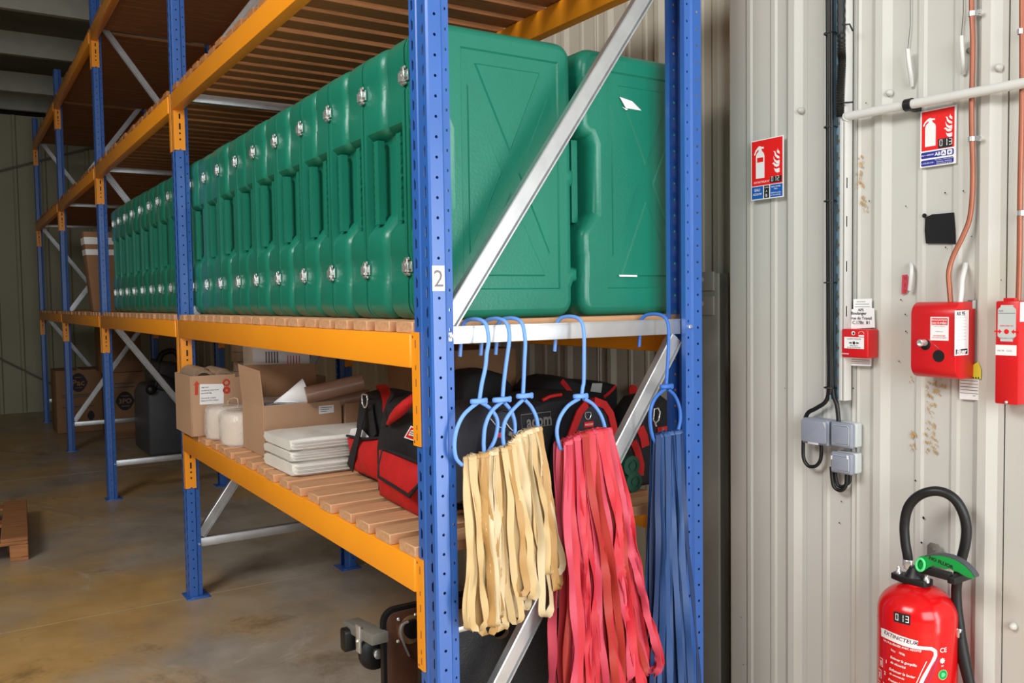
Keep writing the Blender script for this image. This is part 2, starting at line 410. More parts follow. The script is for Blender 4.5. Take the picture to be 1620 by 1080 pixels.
# bracing of each frame
def strut(p,q,w,name,wide_first=True):
    p=Vector(p);q=Vector(q);d=(q-p).normalized(); n=Vector((1,0,0)); t=n.cross(d).normalized()
    if t.z<0: t=-t
    # section: wide web, groove, narrow lip (t across, n towards +x)
    sec=[(w/2,-.012),(w/2,.012),(w/2-.003,.014),(w*.0,.014),(-w*.03,.011),(-w*.30,.011),(-w*.34,.004),(-w/2+.006,.004),(-w/2+.004,.014),(-w/2,.014),(-w/2,-.012),(-w/2+.003,-.012),(-w/2+.003,0),(w/2-.003,0),(w/2-.003,-.012)]
    mb=MB(); mb.loft([[p+t*a+n*c for a,c in sec],[q+t*a+n*c for a,c in sec]]); return mb.build(name,'galv',rack)
zs=[.285,1.464,2.633,3.80]
for i in range(5):
    X=-.05-BL*i
    for z in zs:
        mb=MB(); mb.box(X-.02,X+.02,.066,DP-.066,z-.0225,z+.0225); mb.box(X+.02,X+.0215,.066,DP-.066,z+.0195,z+.0235)
        mb.build('horizontal_brace','galv',rack,bevel=.002)
        mb=MB()
        for yy in (.056,DP-.056): mb.lathe([(.006,.042),(.006,.052),(.0035,.053),(.0035,.058)],(X,yy,z),6,0,'x')
        mb.build('brace_bolt','zinc',rack)
    for a in range(3):
        z0,z1=zs[a]+.035,zs[a+1]-.035
        if i%4 in (2,) or i==4: z0,z1=z1,z0
        strut((X,.072,z0),(X,DP-.072,z1),.05,'diagonal_brace')
# labels on the near post
x0=P(683,420,'x',.0006); x1=P(700.5,460,'x',.0006)
mb=MB(); mb.box(0,.0008,x0.y+.001,.0385,x1.z,x0.z,0); q=((x0.y+.0395)/2,(x0.z+x1.z)/2)
text(mb,'2',(.0009,q[0],q[1]),'x',height=.042,m=1,bold=0)
mb.build('number_label',['white','print_grey'],rack)['label']='white paper label with a hand-drawn 2'
mb=MB(); z=P(708,533,'x',-.004).z; mb.box(-.0065,-.0052,.050,.060,z-.011,z+.011,0); mb.box(-.005,-.0049,.053,.057,z-.004,z+.004,1); mb.build('small_label',['white','ink'],rack)
# ------------------------------------------------------------------ slatted decks
def slat_mesh(w,h,ln,name='slat',mt='wood'):
    mb=MB(); mb.box(-w/2,w/2,0,ln,0,h); return mb.build(name,mt,None,bevel=.002,segs=1)
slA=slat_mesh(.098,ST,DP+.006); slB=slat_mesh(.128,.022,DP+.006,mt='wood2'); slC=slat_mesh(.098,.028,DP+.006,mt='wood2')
usedm={}
def deck(i,Z,src,pitch,label,x_start=None):
    t=thing('slatted_deck',label,'shelf deck',(-BL*i-.1,0,Z))
    x=-.052; n=0
    while x>-2.65:
        if src.name not in usedm: o=src; usedm[src.name]=1
        else: o=src.copy(); COL.objects.link(o)
        o.parent=t; o.location=(x+random.uniform(-.006,.006),-.008+random.uniform(-.006,.006),.0005+ (random.uniform(0,.002) if Z in (Z3,Z4) else 0))
        o.rotation_euler=(0,0,random.uniform(-.004,.004)); x-=pitch
    return t
deck(0,Z1,slA,.147,'lowest slatted shelf, carrying cartons and tool bags')
deck(0,Z2,slA,.143,'pale slatted shelf under the nearest green cases')
deck(1,Z2,slA,.143,'slatted shelf under the further row of green cases, second bay')
deck(2,Z2,slA,.143,'slatted shelf in the third bay, under the tall taped carton')
deck(3,Z2,slA,.143,'dim slatted shelf at eye level in the farthest bay')
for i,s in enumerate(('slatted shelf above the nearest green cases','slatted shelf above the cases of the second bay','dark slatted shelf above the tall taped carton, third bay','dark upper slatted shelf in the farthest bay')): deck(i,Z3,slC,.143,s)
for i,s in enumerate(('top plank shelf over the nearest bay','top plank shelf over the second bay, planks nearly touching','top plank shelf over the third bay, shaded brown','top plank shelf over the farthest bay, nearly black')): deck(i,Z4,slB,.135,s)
# ------------------------------------------------------------------ green cases
T=.284; CH=.803; CDp=.478
def offs(poly,d):
    n=len(poly); out=[]
    A=sum(poly[i][0]*poly[(i+1)%n][1]-poly[(i+1)%n][0]*poly[i][1] for i in range(n)); sg=1 if A>0 else -1
    for i in range(n):
        p0=Vector(poly[i-1]);p1=Vector(poly[i]);p2=Vector(poly[(i+1)%n])
        a=(p1-p0).normalized(); c=(p2-p1).normalized()
        na=Vector((-a.y,a.x))*sg; nc=Vector((-c.y,c.x))*sg; bs=(na+nc); bs.normalize()
        k=d/max(.35,bs.dot(na)); out.append((p1.x+bs.x*k,p1.y+bs.y*k))
    return out
def arc(cx,cy,r,a0,a1,n=5): return [(cx+r*math.cos(math.radians(a0+(a1-a0)*j/n)),cy+r*math.sin(math.radians(a0+(a1-a0)*j/n))) for j in range(n+1)]
R0=.05
def band(y,z0,z1,into):  # shallow latch channel
    return [(y,z0-.004),(y+into,z0+.002),(y+into,z1-.002),(y,z1+.004)]
NZ0,NZ1,ND=.295,.545,.050
front_up=band(0,.115,.185,.003)+[(0,NZ0-.055),(.004,NZ0-.036),(.018,NZ0-.020)]+[(ND-.012,NZ0+.008),(ND,NZ0+.02),(ND,NZ1-.03),(ND-.012,NZ1-.006),(.02,NZ1-.002),(.003,NZ1+.014),(0,NZ1+.03)]+band(0,.645,.715,.003)
body=arc(R0,R0,R0,270,180)[:-1]+[(0,R0)]
body=[p for p in arc(R0,R0,R0,-90,-180)]+front_up+[p for p in arc(R0,CH-R0,R0,180,90)]+[p for p in arc(CDp-R0,CH-R0,R0,90,0)]+[(CDp,.44),(CDp+.010,.436),(CDp+.010,.39),(CDp,.386),(CDp,.15),(CDp+.022,.146),(CDp+.022,.105),(CDp+.006,.10),(CDp,.085)]+[p for p in arc(CDp-R0,R0,R0,0,-90)]
# flange outline keeps full depth across the handle opening
fl_out=[p for p in arc(R0,R0,R0,-90,-180)]+band(0,.115,.185,.003)+band(0,.645,.715,.003)+[p for p in arc(R0,CH-R0,R0,180,90)]+[p for p in arc(CDp-R0,CH-R0,R0,90,0)]+[p for p in arc(CDp-R0,R0,R0,0,-90)]
fl_out=offs(fl_out,-.0012)
def shell(sg,detail):
    mb=MB(); rings=[]; RB=.034
    def ring(x,d): return [(sg*x,a,b_) for a,b_ in offs(body,d)]
    for x,d in [(.020,0),(T/2-RB,0)]+[(T/2-RB+RB*math.sin(math.radians(t))-.001,RB*.75*(1-math.cos(math.radians(t)))) for t in (22,45,67,90)]:
        rings.append(ring(x,d))
    k=len(body); vs=[p for r in rings for p in r]; fs=[]
    for j in range(len(rings)-1):
        for i in range(k): fs.append((j*k+i,j*k+(i+1)%k,(j+1)*k+(i+1)%k,(j+1)*k+i))
    fs.append([i for i in range(k)])
    mb.add(vs,fs)
    outer=[(p[1],p[2]) for p in rings[-1]]; xe=T/2-.001
    y0,y1,z0,z1=.098,.425,.082,.742
    rect=[(y0,z0),(y1,z0),(y1,z1),(y0,z1)]; rec2=offs(rect,.004)
    rect=rect
    sheet_holes(mb,outer,[rect],lambda a,c:(sg*xe,a,c))
    mb.add([(sg*xe,a,c) for a,c in rect]+[(sg*(xe-.005),a,c) for a,c in rec2],[(i,(i+1)%4,4+(i+1)%4,4+i) for i in range(4)]+[(4,5,6,7)])
    # four raised triangles leave the X between them
    yc=.252; zcen=.412
    tri=[[(y0+.045,z1-.038),(y1-.062,z1-.038),(yc+.004,zcen+.055)],[(y0+.045+.008,z0+.038),(y1-.05,z0+.038),(yc+.004,zcen-.055)],
         [(y0+.022,z0+.095),(y0+.022,z1-.095),(yc-.022,zcen)],[(y1-.035,z0+.10),(y1-.035,z1-.10),(yc+.032,zcen)]]
    for t in tri:
        i2=offs(t,.004)
        mb.add([(sg*(xe-.005),a,c) for a,c in t]+[(sg*(xe-.0005),a,c) for a,c in i2],[(0,1,4,3),(1,2,5,4),(2,0,3,5),(3,4,5)])
    # flange beside the seam
    mb.prism(fl_out,sg*.0042,sg*.020,'x')
    # finger-grip handle bar standing in the opening
    zz=[NZ0-.01+(NZ1-NZ0+.0)*j/28 for j in range(29)]
    bar=[(sg*(  .050+.006*abs(math.sin(j*PI/2.8))),z) for j,z in enumerate(zz)]+[(sg*.082,zz[-1]),(sg*.082,zz[0])]
    mb.prism(bar,.008,.03,'y')
    return mb
def latch():
    mb=MB(); mb.box(-.022,.000,-.004,.0,-.016,.016); mb.box(-.020,-.002,-.009,-.004,-.012,.010); mb.box(0,.020,-.004,0,-.013,.013); mb.box(.004,.018,-.012,-.004,-.006,.008)
    mb.tube([(-.004,-.010,-.018),(.014,-.012,-.018),(.014,-.012,.018),(-.004,-.010,.018)],.0015,6)
    mb.box(-.010,.012,-.006,-.002,-.022,-.016); mb.box(-.008,.010,-.006,-.002,.016,.023)
    mb.v=[Vector((v.x*1.25,v.y*1.1,v.z*1.15)) for v in mb.v]
    return mb
case=thing('storage_case','placeholder','storage case')
for sg in (1,-1): shell(sg,1).build('shell','green',case,smooth=32)
mb=MB(); mb.prism(offs(fl_out,.004),-.0041,.0041,'x'); mb.build('seam_fill','dark',case)  # black plate added between the flanges so the seam reads as a dark gap
for z in (.15,.68):
    o=latch().build('latch','zinc',case,bevel=.0008,segs=1); o.location=(0,.0,z)
ordn=['first','second','third','fourth','fifth','sixth','seventh','eighth','ninth','tenth','eleventh','twelfth','thirteenth','fourteenth']
def put_case(x,y,label,group,first=[True],dz=0):
    c=case if first[0] else copy_tree(case); first[0]=False
    c.location=(x,y,Z2+ST+.001+dz); c['label']=label; c['category']='storage case'; c['group']=group; return c
X0=-.152-T/2; CY=.080
for k in range(10):
    lb='green moulded case nearest the end frame, its X-embossed end showing' if k==0 else 'green moulded case in the near bay, '+ordn[k]+' from the near end'
    put_case(X0-k*(T+.001),CY+random.uniform(-.004,.004),lb,'green cases in the near bay')
xs=[-3.150-k*.2845 for k in range(9)]
for k,x in enumerate(xs):
    put_case(x-.0,CY+random.uniform(-.006,.006),'green moulded case in the second bay, %s beyond the middle blue post'%ordn[k],'green cases in the second bay')
r2=[put_case(X0+.0-k*(T+.001),CY+CDp+.032,'green moulded case in the rear row near the wall, with a torn white sticker' if k==0 else 'green moulded case hidden deep in the rear row','green cases in the rear row') for k in range(1)]
xe=r2[0].location.x+T/2
def onx(pts,x): return [(P(u,v,'x',x).y,P(u,v,'x',x).z) for u,v in pts]
for pts in ([(980,153),(1000,160),(1015,175),(990,171)],[(984,169),(994,173),(990,174)],[(979,434.5),(1008,435),(1008,438),(980,437.5)]):
    s1=onx(pts,xe); mb=MB(); n_=len(s1); mb.add([(xe+.0003,a,c) for a,c in s1],[tuple(range(n_))])
    o=mb.build('torn_sticker','white',r2[0]); o.data.transform(Matrix.Translation(-r2[0].location)); o['label']='torn remains of a white sticker'
# ------------------------------------------------------------------ goods on the lowest shelf
D1=Z1+ST+.0015
def carton(th,x0,x1,y0,y1,z0,z1,mt='carton',open_top=True,name='body'):
    t=.005; mb=MB()
    mb.box(x0,x1,y0,y0+t,z0,z1); mb.box(x0,x1,y1-t,y1,z0,z1); mb.box(x0,x0+t,y0+t,y1-t,z0,z1); mb.box(x1-t,x1,y0+t,y1-t,z0,z1); mb.box(x0+t,x1-t,y0+t,y1-t,z0,z0+t)
    if not open_top: mb.box(x0+t,x1-t,y0+t,y1-t,z1-t,z1)
    return th.part(mb,name,mt,bevel=.0015,segs=1)
# carton with red arrow
A=TH('cardboard_carton','brown carton with a red upward arrow and white label, tape rolls in its top','carton',(-2.6,.06,D1))
ax0,ax1,ay0,ay1=-2.782,-2.44,-.045,.172
carton(A,ax0,ax1,ay0,ay1,D1,1.205)
mb=MB(); mb.box(ax1-.001,ax1+.003,ay1-.02,ay1+.05,D1,1.19); A.part(mb,'flap','carton')
def px(pts,x): return onx(pts,x)
e=ax1+.0012
mb=MB(); lb=px([(316,607.5),(354,607),(354,638),(316,640)],e); mb.add([(e,a,c) for a,c in lb],[(0,1,2,3)],0)
e2=e+.0004
for i,(v,w,s) in enumerate(((613,12,'TMB 43x31'),(618,28,'ADHESIF POLYPROPYLENE'),(622.5,17,'HAVANE 28µ'),(630,24,'Colis de 36 rouleaux'),(634,28,'Palette de 2772 rouleaux'))):
    a=P(318,v,'x',e2); b_=P(318+w,v,'x',e2); text(mb,s,(e2,(a.y+b_.y)/2,a.z),'x',width=b_.y-a.y,m=1,bold=.01)
A.part(mb,'shipping_label',['white','ink'])
mb=MB(); ar=px([(308.5,625),(308.5,609),(306,609.5),(311,602),(316,608),(313.2,608.5),(313.2,624)],e); mb.add([(e,a,c) for a,c in ar],[list(range(7))])
c1=P(358,605,'x',e); c2=P(358.5,617,'x',e)
for c,ri in ((c1,.010),(c2,.006)):
    ro=.018; n=20; vs=[(e,c.y+r*math.cos(2*PI*j/n),c.z+r*math.sin(2*PI*j/n)) for r in (ri,ro) for j in range(n)]
    mb.add(vs,[(j,(j+1)%n,n+(j+1)%n,n+j) for j in range(n)])
A.part(mb,'red_print','redink')
def ring_roll(mb,c,ro,ri,h,axis='z',n=22,m=0,T=None): mb.lathe([(ri,0),(ro,0),(ro,h),(ri,h),(ri,0)],c,n,m,axis,T)
# row of tape rolls standing on edge in the carton
for k,(dy,dz) in enumerate([(0,0)]*6+[(.105,-.012)]*6):
    k=k%6
    mb=MB(); T_=Matrix.Translation((-2.765+k*.05,.025+dy,1.192+dz))@Matrix.Rotation(.25,4,'Y')
    ring_roll(mb,(0,0,0),.052,.038,.046,'x',24,0,T_)
    single(mb,'tape_roll','brown packing tape roll standing on edge in the top of the red-arrow carton','tape roll','tape',(-2.765+k*.05,.025+dy,1.13),'tape rolls standing in the red-arrow carton',smooth=40)
# tape rolls piled behind
for k,(x,y,z) in enumerate(((-2.60,.27,1.158),(-2.585,.275,1.208),(-2.605,.27,1.258),(-2.59,.268,1.308),(-2.68,.40,1.158),(-2.69,.395,1.208),(-2.67,.4,1.258))):
    mb=MB(); ring_roll(mb,(x,y,z),.072,.038,.048)
    single(mb,'tape_roll','brown shrink-wrapped tape roll in the piles behind the red-arrow carton','tape roll','tape',(x,y,z),'piled tape rolls behind the cartons',smooth=40)
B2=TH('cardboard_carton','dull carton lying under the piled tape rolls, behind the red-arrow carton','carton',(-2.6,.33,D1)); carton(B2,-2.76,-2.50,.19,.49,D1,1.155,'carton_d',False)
# twine spools in a clear bag
sp=TH('twine_spool','pale twine spool in clear wrap at the shelf edge, nearer of two','twine spool',(-2.10,.10,D1),'wrapped twine spools')
def spool(th,x,y):
    mb=MB(); pr=[(.022,0),(.085,0),(.098,.006)]+[(.098+.0015*math.sin(j*2.3),.012+j*.008) for j in range(14)]+[(.096,.134),(.085,.142),(.022,.142)]
    mb.lathe(pr,(x,y,D1+.001),28); th.part(mb,'twine','cream',smooth=50)
    mb=MB(); mb.lathe([(.0205,.0),(.0205,.1425),(.015,.1425),(.015,0),(.0205,0)],(x,y,D1+.001),16); th.part(mb,'core','carton',smooth=40)
    mb=MB(); rings=[]
    for z,r in ((.0,.100),(.03,.107),(.09,.106),(.140,.103),(.152,.09),(.150,.03)):
        rings.append([(x+(r+random.uniform(-.003,.004))*math.cos(2*PI*j/22),y+(r+random.uniform(-.003,.004))*math.sin(2*PI*j/22),D1+.001+z+random.uniform(-.002,.002)) for j in range(22)])
    mb.loft(rings,0,False); th.part(mb,'wrap','clearwrap',smooth=80)
spool(sp,-2.10,.108)
sp=TH('twine_spool','pale twine spool in clear wrap, against the red-arrow carton','twine spool',(-2.37,.09,D1),'wrapped twine spools'); spool(sp,-2.335,.10)
mb=MB(); mb.tube([P(u,v,'y',.13) for u,v in ((362,641),(360,636),(364,631),(371,629),(376,631),(377,640),(372,652),(378,654))],.0022,6)
single(mb,'twine_end','loose loop of pale twine rising above the wrapped spools','twine','cream',(-2.1,.13,1.1),smooth=60)
# open carton with raised flap
Bc=TH('cardboard_carton','open brown carton with raised front flap and paper sticking out','carton',(-1.85,.3,D1))
bx0,bx1,by0,by1=-1.985,-1.672,.075,.420
carton(Bc,bx0,bx1,by0,by1,D1,1.125)
mb=MB(); mb.add([(bx0,by0,1.124),(bx1,by0,1.124),(bx1-.008,by0-.012,1.272),(bx0+.03,by0-.022,1.287),(bx0,by0+.004,1.124),(bx1,by0+.004,1.124),(bx1-.008,by0-.008,1.272),(bx0+.03,by0-.018,1.287)],[(0,1,2,3),(7,6,5,4),(0,4,5,1),(1,5,6,2),(2,6,7,3),(3,7,4,0)]); Bc.part(mb,'flap','carton')
mb=MB(); mb.add([(bx0,by0+.01,1.12),(bx0,by1,1.12),(bx0-.05,by1+.02,1.265),(bx0-.05,by0+.03,1.275),(bx0-.004,by0+.01,1.12),(bx0-.004,by1,1.12),(bx0-.054,by1+.02,1.265),(bx0-.054,by0+.03,1.275)],[(0,1,2,3),(7,6,5,4),(0,4,5,1),(1,5,6,2),(2,6,7,3),(3,7,4,0)]); Bc.part(mb,'flap','carton_d')
e=bx1+.001; mb=MB(); lb=px([(504,642),(528,640),(528.5,652),(504.5,655)],e); mb.add([(e,a,c) for a,c in lb],[(0,1,2,3)],0)
for i in range(3):
    a=P(507,645+i*3,'x',e+.0004); b_=P(525-i*4,643.5+i*3,'x',e+.0004); mb.box(e+.0002,e+.0004,a.y,b_.y,a.z-.0012,a.z+.0012,1)
Bc.part(mb,'address_label',['white','print_grey'])
C2=TH('cardboard_carton','plain brown carton right of the open carton, behind the plastic sheets','carton',(-1.6,.55,D1)); carton(C2,-1.95,-1.66,.432,.70,D1,1.11,'carton',False)
def tube_roll(u0,v0,u1,v1,x0,x1,r,mt,name,lab,cat='roll'):
    p=P(u0,v0,'x',x0); q=P(u1,v1,'x',x1); d=(q-p); n=d.normalized()
    mb=MB(); a=[p,q]
    mb.tube([p,p+d*.25,p+d*.5,p+d*.75,q],[r,r*1.01,r,r*1.01,r],20)
    return p,q,mb
# white paper cone and sheets in the carton
mb=MB(); apex=P(432,638,'x',-1.72); rim=P(485,620,'x',-1.70); d=rim-apex
n=d.normalized(); s_=n.cross(Vector((0,0,1))).normalized(); t_=s_.cross(n)
rg=[]
for k,(f,r) in enumerate(((.02,.004),(.5,.030),(1,.062))):
    rg.append([apex+d*f+s_*math.cos(a)*r*.6+t_*math.sin(a)*r for a in [2*PI*j/20 for j in range(20)]])
mb.loft(rg,0,False)
single(mb,'paper_cone','white paper rolled into a cone, lying in the open carton','paper','white',tuple(apex),smooth=60)
mb=MB()
for k in range(3):
    z=1.118+.005*k; pts=[]
    for i in range(9):
        for j in range(7): pts.append((-1.95+.262*i/8,.10+.29*j/6,z+.004*math.sin(i*1.3+j*.9+k)+.008*math.sin(j*.7+k)))
    mb.add(pts,[(i*7+j,i*7+j+1,(i+1)*7+j+1,(i+1)*7+j) for i in range(8) for j in range(6)])
single(mb,'paper_sheets','crumpled white sheets filling the open carton','paper','white',(-1.8,.25,1.118),smooth=80,fix=False)
for (a,lab,r,mt) in (((484,625,574,604,-1.66,-1.60),'long kraft-brown wrapped roll lying across the open carton',.036,'tube'),((500,642,585,624,-1.72,-1.66),'darker brown roll lying low behind the black tool bag',.024,'tube')):
    p,q,mb=tube_roll(a[0],a[1],a[2],a[3],a[4],a[5],r,mt,'',''); single(mb,'wrapped_roll',lab,'roll',mt,tuple(p),smooth=50)
# box with rotated print behind
wb=TH('printed_box','pale box printed with sideways text, high behind the open carton','box',(-2.38,.36,1.20)); carton(wb,-2.47,-2.30,.22,.506,1.198,1.372,'white',False)
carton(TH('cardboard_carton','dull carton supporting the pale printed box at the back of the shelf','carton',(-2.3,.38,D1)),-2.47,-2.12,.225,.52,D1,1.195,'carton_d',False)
e=-2.2995; mb=MB()
for k in range(5):
    p=P(421+k*4.4,556,'x',e); q=P(421+k*4.4,574,'x',e); mb.box(e,e+.0006,p.y-.004,p.y+.004,q.z,p.z,0)
for k in range(5):
    p=P(455+k*4.6,562,'x',e); q=P(455+k*4.6,577,'x',e); mb.box(e,e+.0006,p.y-.002,p.y+.002,q.z,p.z,1)
wb.part(mb,'sideways_print',['print_grey','redink'])
# brown sheets/cartons far at the back of the shelf
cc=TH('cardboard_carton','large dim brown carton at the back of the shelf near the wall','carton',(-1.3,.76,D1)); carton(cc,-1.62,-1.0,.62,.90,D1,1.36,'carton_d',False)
# three folded plastic sheets
def folded(z0,h,x0,x1,y0,y1,lab,fold=0):
    mb=MB(); n=9; rings=[]
    sec=[]
    k=10
    for j in range(k+1): 
        a=-PI/2-PI*j/k; sec.append((x0+h/2+h/2*math.cos(a)*1.3,z0+h/2+h/2*math.sin(a)))
    for j in range(k+1):
        a=PI/2-PI*j/k; sec.append((x1-h/2+h/2*math.cos(a)*.6,z0+h/2+h/2*math.sin(a)))
    for i in range(n):
        y=y0+(y1-y0)*i/(n-1); f=1 if 0<i<n-1 else .8
        rings.append([(x+random.uniform(-.003,.003),y+random.uniform(-.004,.004),z0+h/2+(z-z0-h/2)*f+ (random.uniform(-.0015,.0015) if z>z0+.003 else 0)) for x,z in sec])
    mb.loft(rings,0,True)
    # separate layers visible at the folded edge
    for q in range(3):
        zz=z0+h*(.25+.25*q); mb.box(x1-.02,x1+.0035,y0+.006,y1-.01,zz-.0015,zz+.0015)
    single(mb,'plastic_sheet',lab,'plastic sheet','plastic_sheet',((x0+x1)/2,(y0+y1)/2,z0),'stack of folded plastic sheets',smooth=55)
folded(D1,.052,-1.52,-1.17,.03,.45,'folded clear-wrapped white plastic sheet, lowest of the stack beside the tool bag')
folded(D1+.054,.040,-1.50,-1.175,.025,.44,'folded milky plastic sheet, middle of the stack beside the tool bag')
folded(D1+.096,.046,-1.485,-1.165,.02,.46,'folded white plastic sheet, topmost of the stack beside the tool bag')
# ------------------------------------------------------------------ bags
def bagbody(x0,x1,y0,y1,z0,z1,top=.35,sh=.5,r=.04,jit=.004,ax='x',pn=3.0):
    # rounded box that narrows to a ridge (narrowing along ax)
    cx,cy=(x0+x1)/2,(y0+y1)/2; hx,hy=(x1-x0)/2,(y1-y0)/2; rings=[]; n=28
    rnd=random.Random(int(abs(x0*1000+y0*100)))
    ph=[rnd.uniform(0,6) for _ in range(4)]
    L_=[0,.01,.06,.15,.3,.45,.6,.72,.82,.9,.96,.99,1]
    for q in L_:
        k=1 if q<sh else 1-(1-top)*((q-sh)/(1-sh))**1.3
        e=1
        if q<.06: e=.9+.1*math.sqrt(q/.06)
        if q>.9: e=max(.25,math.sqrt(max(0,1-((q-.9)/.1)**2)))
        ring=[]
        for j in range(n):
            a=2*PI*j/n; c,s=math.cos(a),math.sin(a)
            d=(abs(c)**pn+abs(s)**pn)**(-1/pn)
            w=1+jit*8*math.sin(3*a+ph[0]+q*4)*.3+jit*5*math.sin(7*a+ph[1]-q*9)*.3
            fx=(k if ax=='x' else 1)*e; fy=(k if ax=='y' else 1)*e
            ring.append((cx+hx*c*d*fx*w,cy+hy*s*d*fy*w,z0+(z1-z0)*q))
        rings.append(ring)
    mb=MB(); mb.loft(rings); return mb
def patch(mb,grid,m=0,th=.006,nrm=(0,-1,0)):   # grid rows of 3-D points -> thickened cloth patch
    R=len(grid); Cn=len(grid[0]); n=Vector(nrm)*th
    vs=[Vector(p)+n for r in grid for p in r]+[Vector(p) for r in grid for p in r]; o=R*Cn
    fs=[(i*Cn+j,i*Cn+j+1,(i+1)*Cn+j+1,(i+1)*Cn+j) for i in range(R-1) for j in range(Cn-1)]
    fs+=[tuple(o+q for q in f[::-1]) for f in fs[:]]
    bd=[(0,j) for j in range(Cn)]+[(i,Cn-1) for i in range(1,R)]+[(R-1,j) for j in range(Cn-2,-1,-1)]+[(i,0) for i in range(R-2,0,-1)]
    for k in range(len(bd)):
        a=bd[k][0]*Cn+bd[k][1]; b=bd[(k+1)%len(bd)]; b=b[0]*Cn+b[1]; fs.append((a,b,o+b,o+a))
    mb.add(vs,fs,m)
def quadgrid(c00,c10,c11,c01,n=8,bul=.02,nrm=(0,-1,0),puck=0):
    c00,c10,c11,c01=map(Vector,(c00,c10,c11,c01)); g=[]
    for i in range(n+1):
        r=[]
        for j in range(n+1):
            s,t=j/n,i/n; p=(c00*(1-s)+c10*s)*(1-t)+(c01*(1-s)+c11*s)*t
            r.append(p+Vector(nrm)*(bul*math.sin(PI*s)**.6*math.sin(PI*t)**.6+puck*math.sin(9*s+3*t)*math.sin(PI*s)*math.sin(PI*t)))
        g.append(r)
    return g
def band_strip(mb,pts,w,th=.003,side=(1,0,0),m=0):
    pts=[Vector(p) for p in pts]; rings=[]
    for i,p in enumerate(pts):
        t=(pts[min(i+1,len(pts)-1)]-pts[max(i-1,0)]).normalized(); s=Vector(side); s=(s-t*s.dot(t)).normalized(); n=t.cross(s)
        rings.append([p+s*w/2+n*th/2,p-s*w/2+n*th/2,p-s*w/2-n*th/2,p+s*w/2-n*th/2])
    mb.loft(rings,m)
def dring(mb,c,r,ax='-y',m=0,rr=.0022):
    c=Vector(c); pts=[]
    for j in range(16):
        a=2*PI*j/16; x=r*.8*math.cos(a); z=r*math.sin(a)
        if z>r*.55: z=r*.55
        pts.append(c+(Vector((x,0,z)) if ax=='-y' else Vector((0,x,z))))
    mb.tube(pts,rr,6,m,closed=True)
Yb=.24
b1=TH('tool_bag','black tool bag with red pocket and hanging strap, beside the folded sheets','tool bag',(-.97,.5,D1),'tool bags on the lowest shelf')
b1.part(bagbody(-1.16,-.80,.245,.42,D1,1.235,.45,.45,pn=4.5),'body','black',smooth=60)
PY=lambda u,v,y:P(u,v,'y',y)
mb=MB(); patch(mb,quadgrid(PY(560,742,.235),PY(607,762,.232),PY(607,694,.235),PY(552,692,.24),10,.025,puck=.006)); b1.part(mb,'pocket','red_fab',smooth=60)
mb=MB(); mb.tube([PY(549,689,.232),PY(575,694,.215),PY(606,692,.23)],.005,8); b1.part(mb,'piping','black',smooth=60)
mb=MB(); patch(mb,[[PY(553,690,.238),PY(575,692,.232),PY(584,691,.236)],[PY(556,678,.24),PY(570,676,.236),PY(578,684,.238)]],0,.002); b1.part(mb,'paper','white')
mb=MB(); band_strip(mb,[PY(577,640,.232),PY(573,660,.222),PY(566,690,.205),PY(559,716,.20),PY(554,740,.215)],.040,.004,(1,0,.2)); band_strip(mb,[PY(585,640,.236),PY(588,665,.232),PY(592,690,.226)],.04,.003); b1.part(mb,'strap','black',smooth=60)
mb=MB(); dring(mb,PY(577,631,.215),.030,rr=.003); b1.part(mb,'d_ring','zinc',smooth=60)
mb=MB(); band_strip(mb,[PY(602,611,.32),PY(609,617,.29),PY(612,630,.26),PY(612,655,.245)],.035,.012,(1,0,0)); b1.part(mb,'carry_handle','red_fab',smooth=60)
b2=TH('tool_bag','larger red and black tool bag with piped flap pocket behind the front post','tool bag',(-.5,.5,D1),'tool bags on the lowest shelf')
b2.part(bagbody(-.775,-.375,.16,.345,D1,1.255,.40,.42,pn=4.5),'body','black',smooth=60)
mb=MB(); patch(mb,quadgrid(PY(603,782,.155),PY(672,820,.150),PY(672,745,.150),PY(602,712,.155),12,.032,puck=.008)); b2.part(mb,'pocket','red_fab',smooth=60)
fl=[PY(603,711,.13),PY(672,738,.12),PY(672,760,.11),PY(652,786,.10),PY(602,755,.112)]
mb=MB()
g=[[PY(603,711,.135),PY(625,719,.125),PY(648,729,.12),PY(672,738,.125)],[PY(601,735,.118),PY(625,744,.105),PY(650,756,.10),PY(672,752,.11)],[PY(600,754,.118),PY(620,766,.105),PY(646,782,.098),PY(662,766,.105)]]
patch(mb,g,0,.006); b2.part(mb,'pocket_flap','red_fab',smooth=60)
mb=MB(); mb.tube([PY(606,709,.13),PY(600,735,.112),PY(599,754,.108),PY(622,768,.095),PY(648,785,.088),PY(658,772,.09),PY(668,759,.10)],.005,8); mb.tube([PY(606,709,.13),PY(640,722,.112),PY(670,735,.112)],.005,8); b2.part(mb,'piping','black',smooth=60)
mb=MB(); g=[PY(639,692,.148),PY(662,700,.145),PY(664,680,.15),PY(650,673,.155)]; mb.add(g,[(0,1,2,3)],0); g=[PY(642,690.5,.1475),PY(661,697.5,.1445),PY(662.5,681,.1495),PY(651,675.5,.1545)]; mb.add([p+Vector((0,-.001,0)) for p in g],[(0,1,2,3)],1); g=[PY(647,688,.147),PY(658,692,.144),PY(659,682,.149),PY(651.5,679,.154)]; mb.add([p+Vector((0,-.002,0)) for p in g],[(0,1,2,3)],0)
for v in (682.5,686,689.5): 
    p=PY(649.5,v-1,.147); q=PY(657.5,v+1.5,.145); mb.tube([p+Vector((0,-.003,0)),q+Vector((0,-.003,0))],.0012,4,2)
b2.part(mb,'badge',['white','redsign','print_grey'],fix=False)
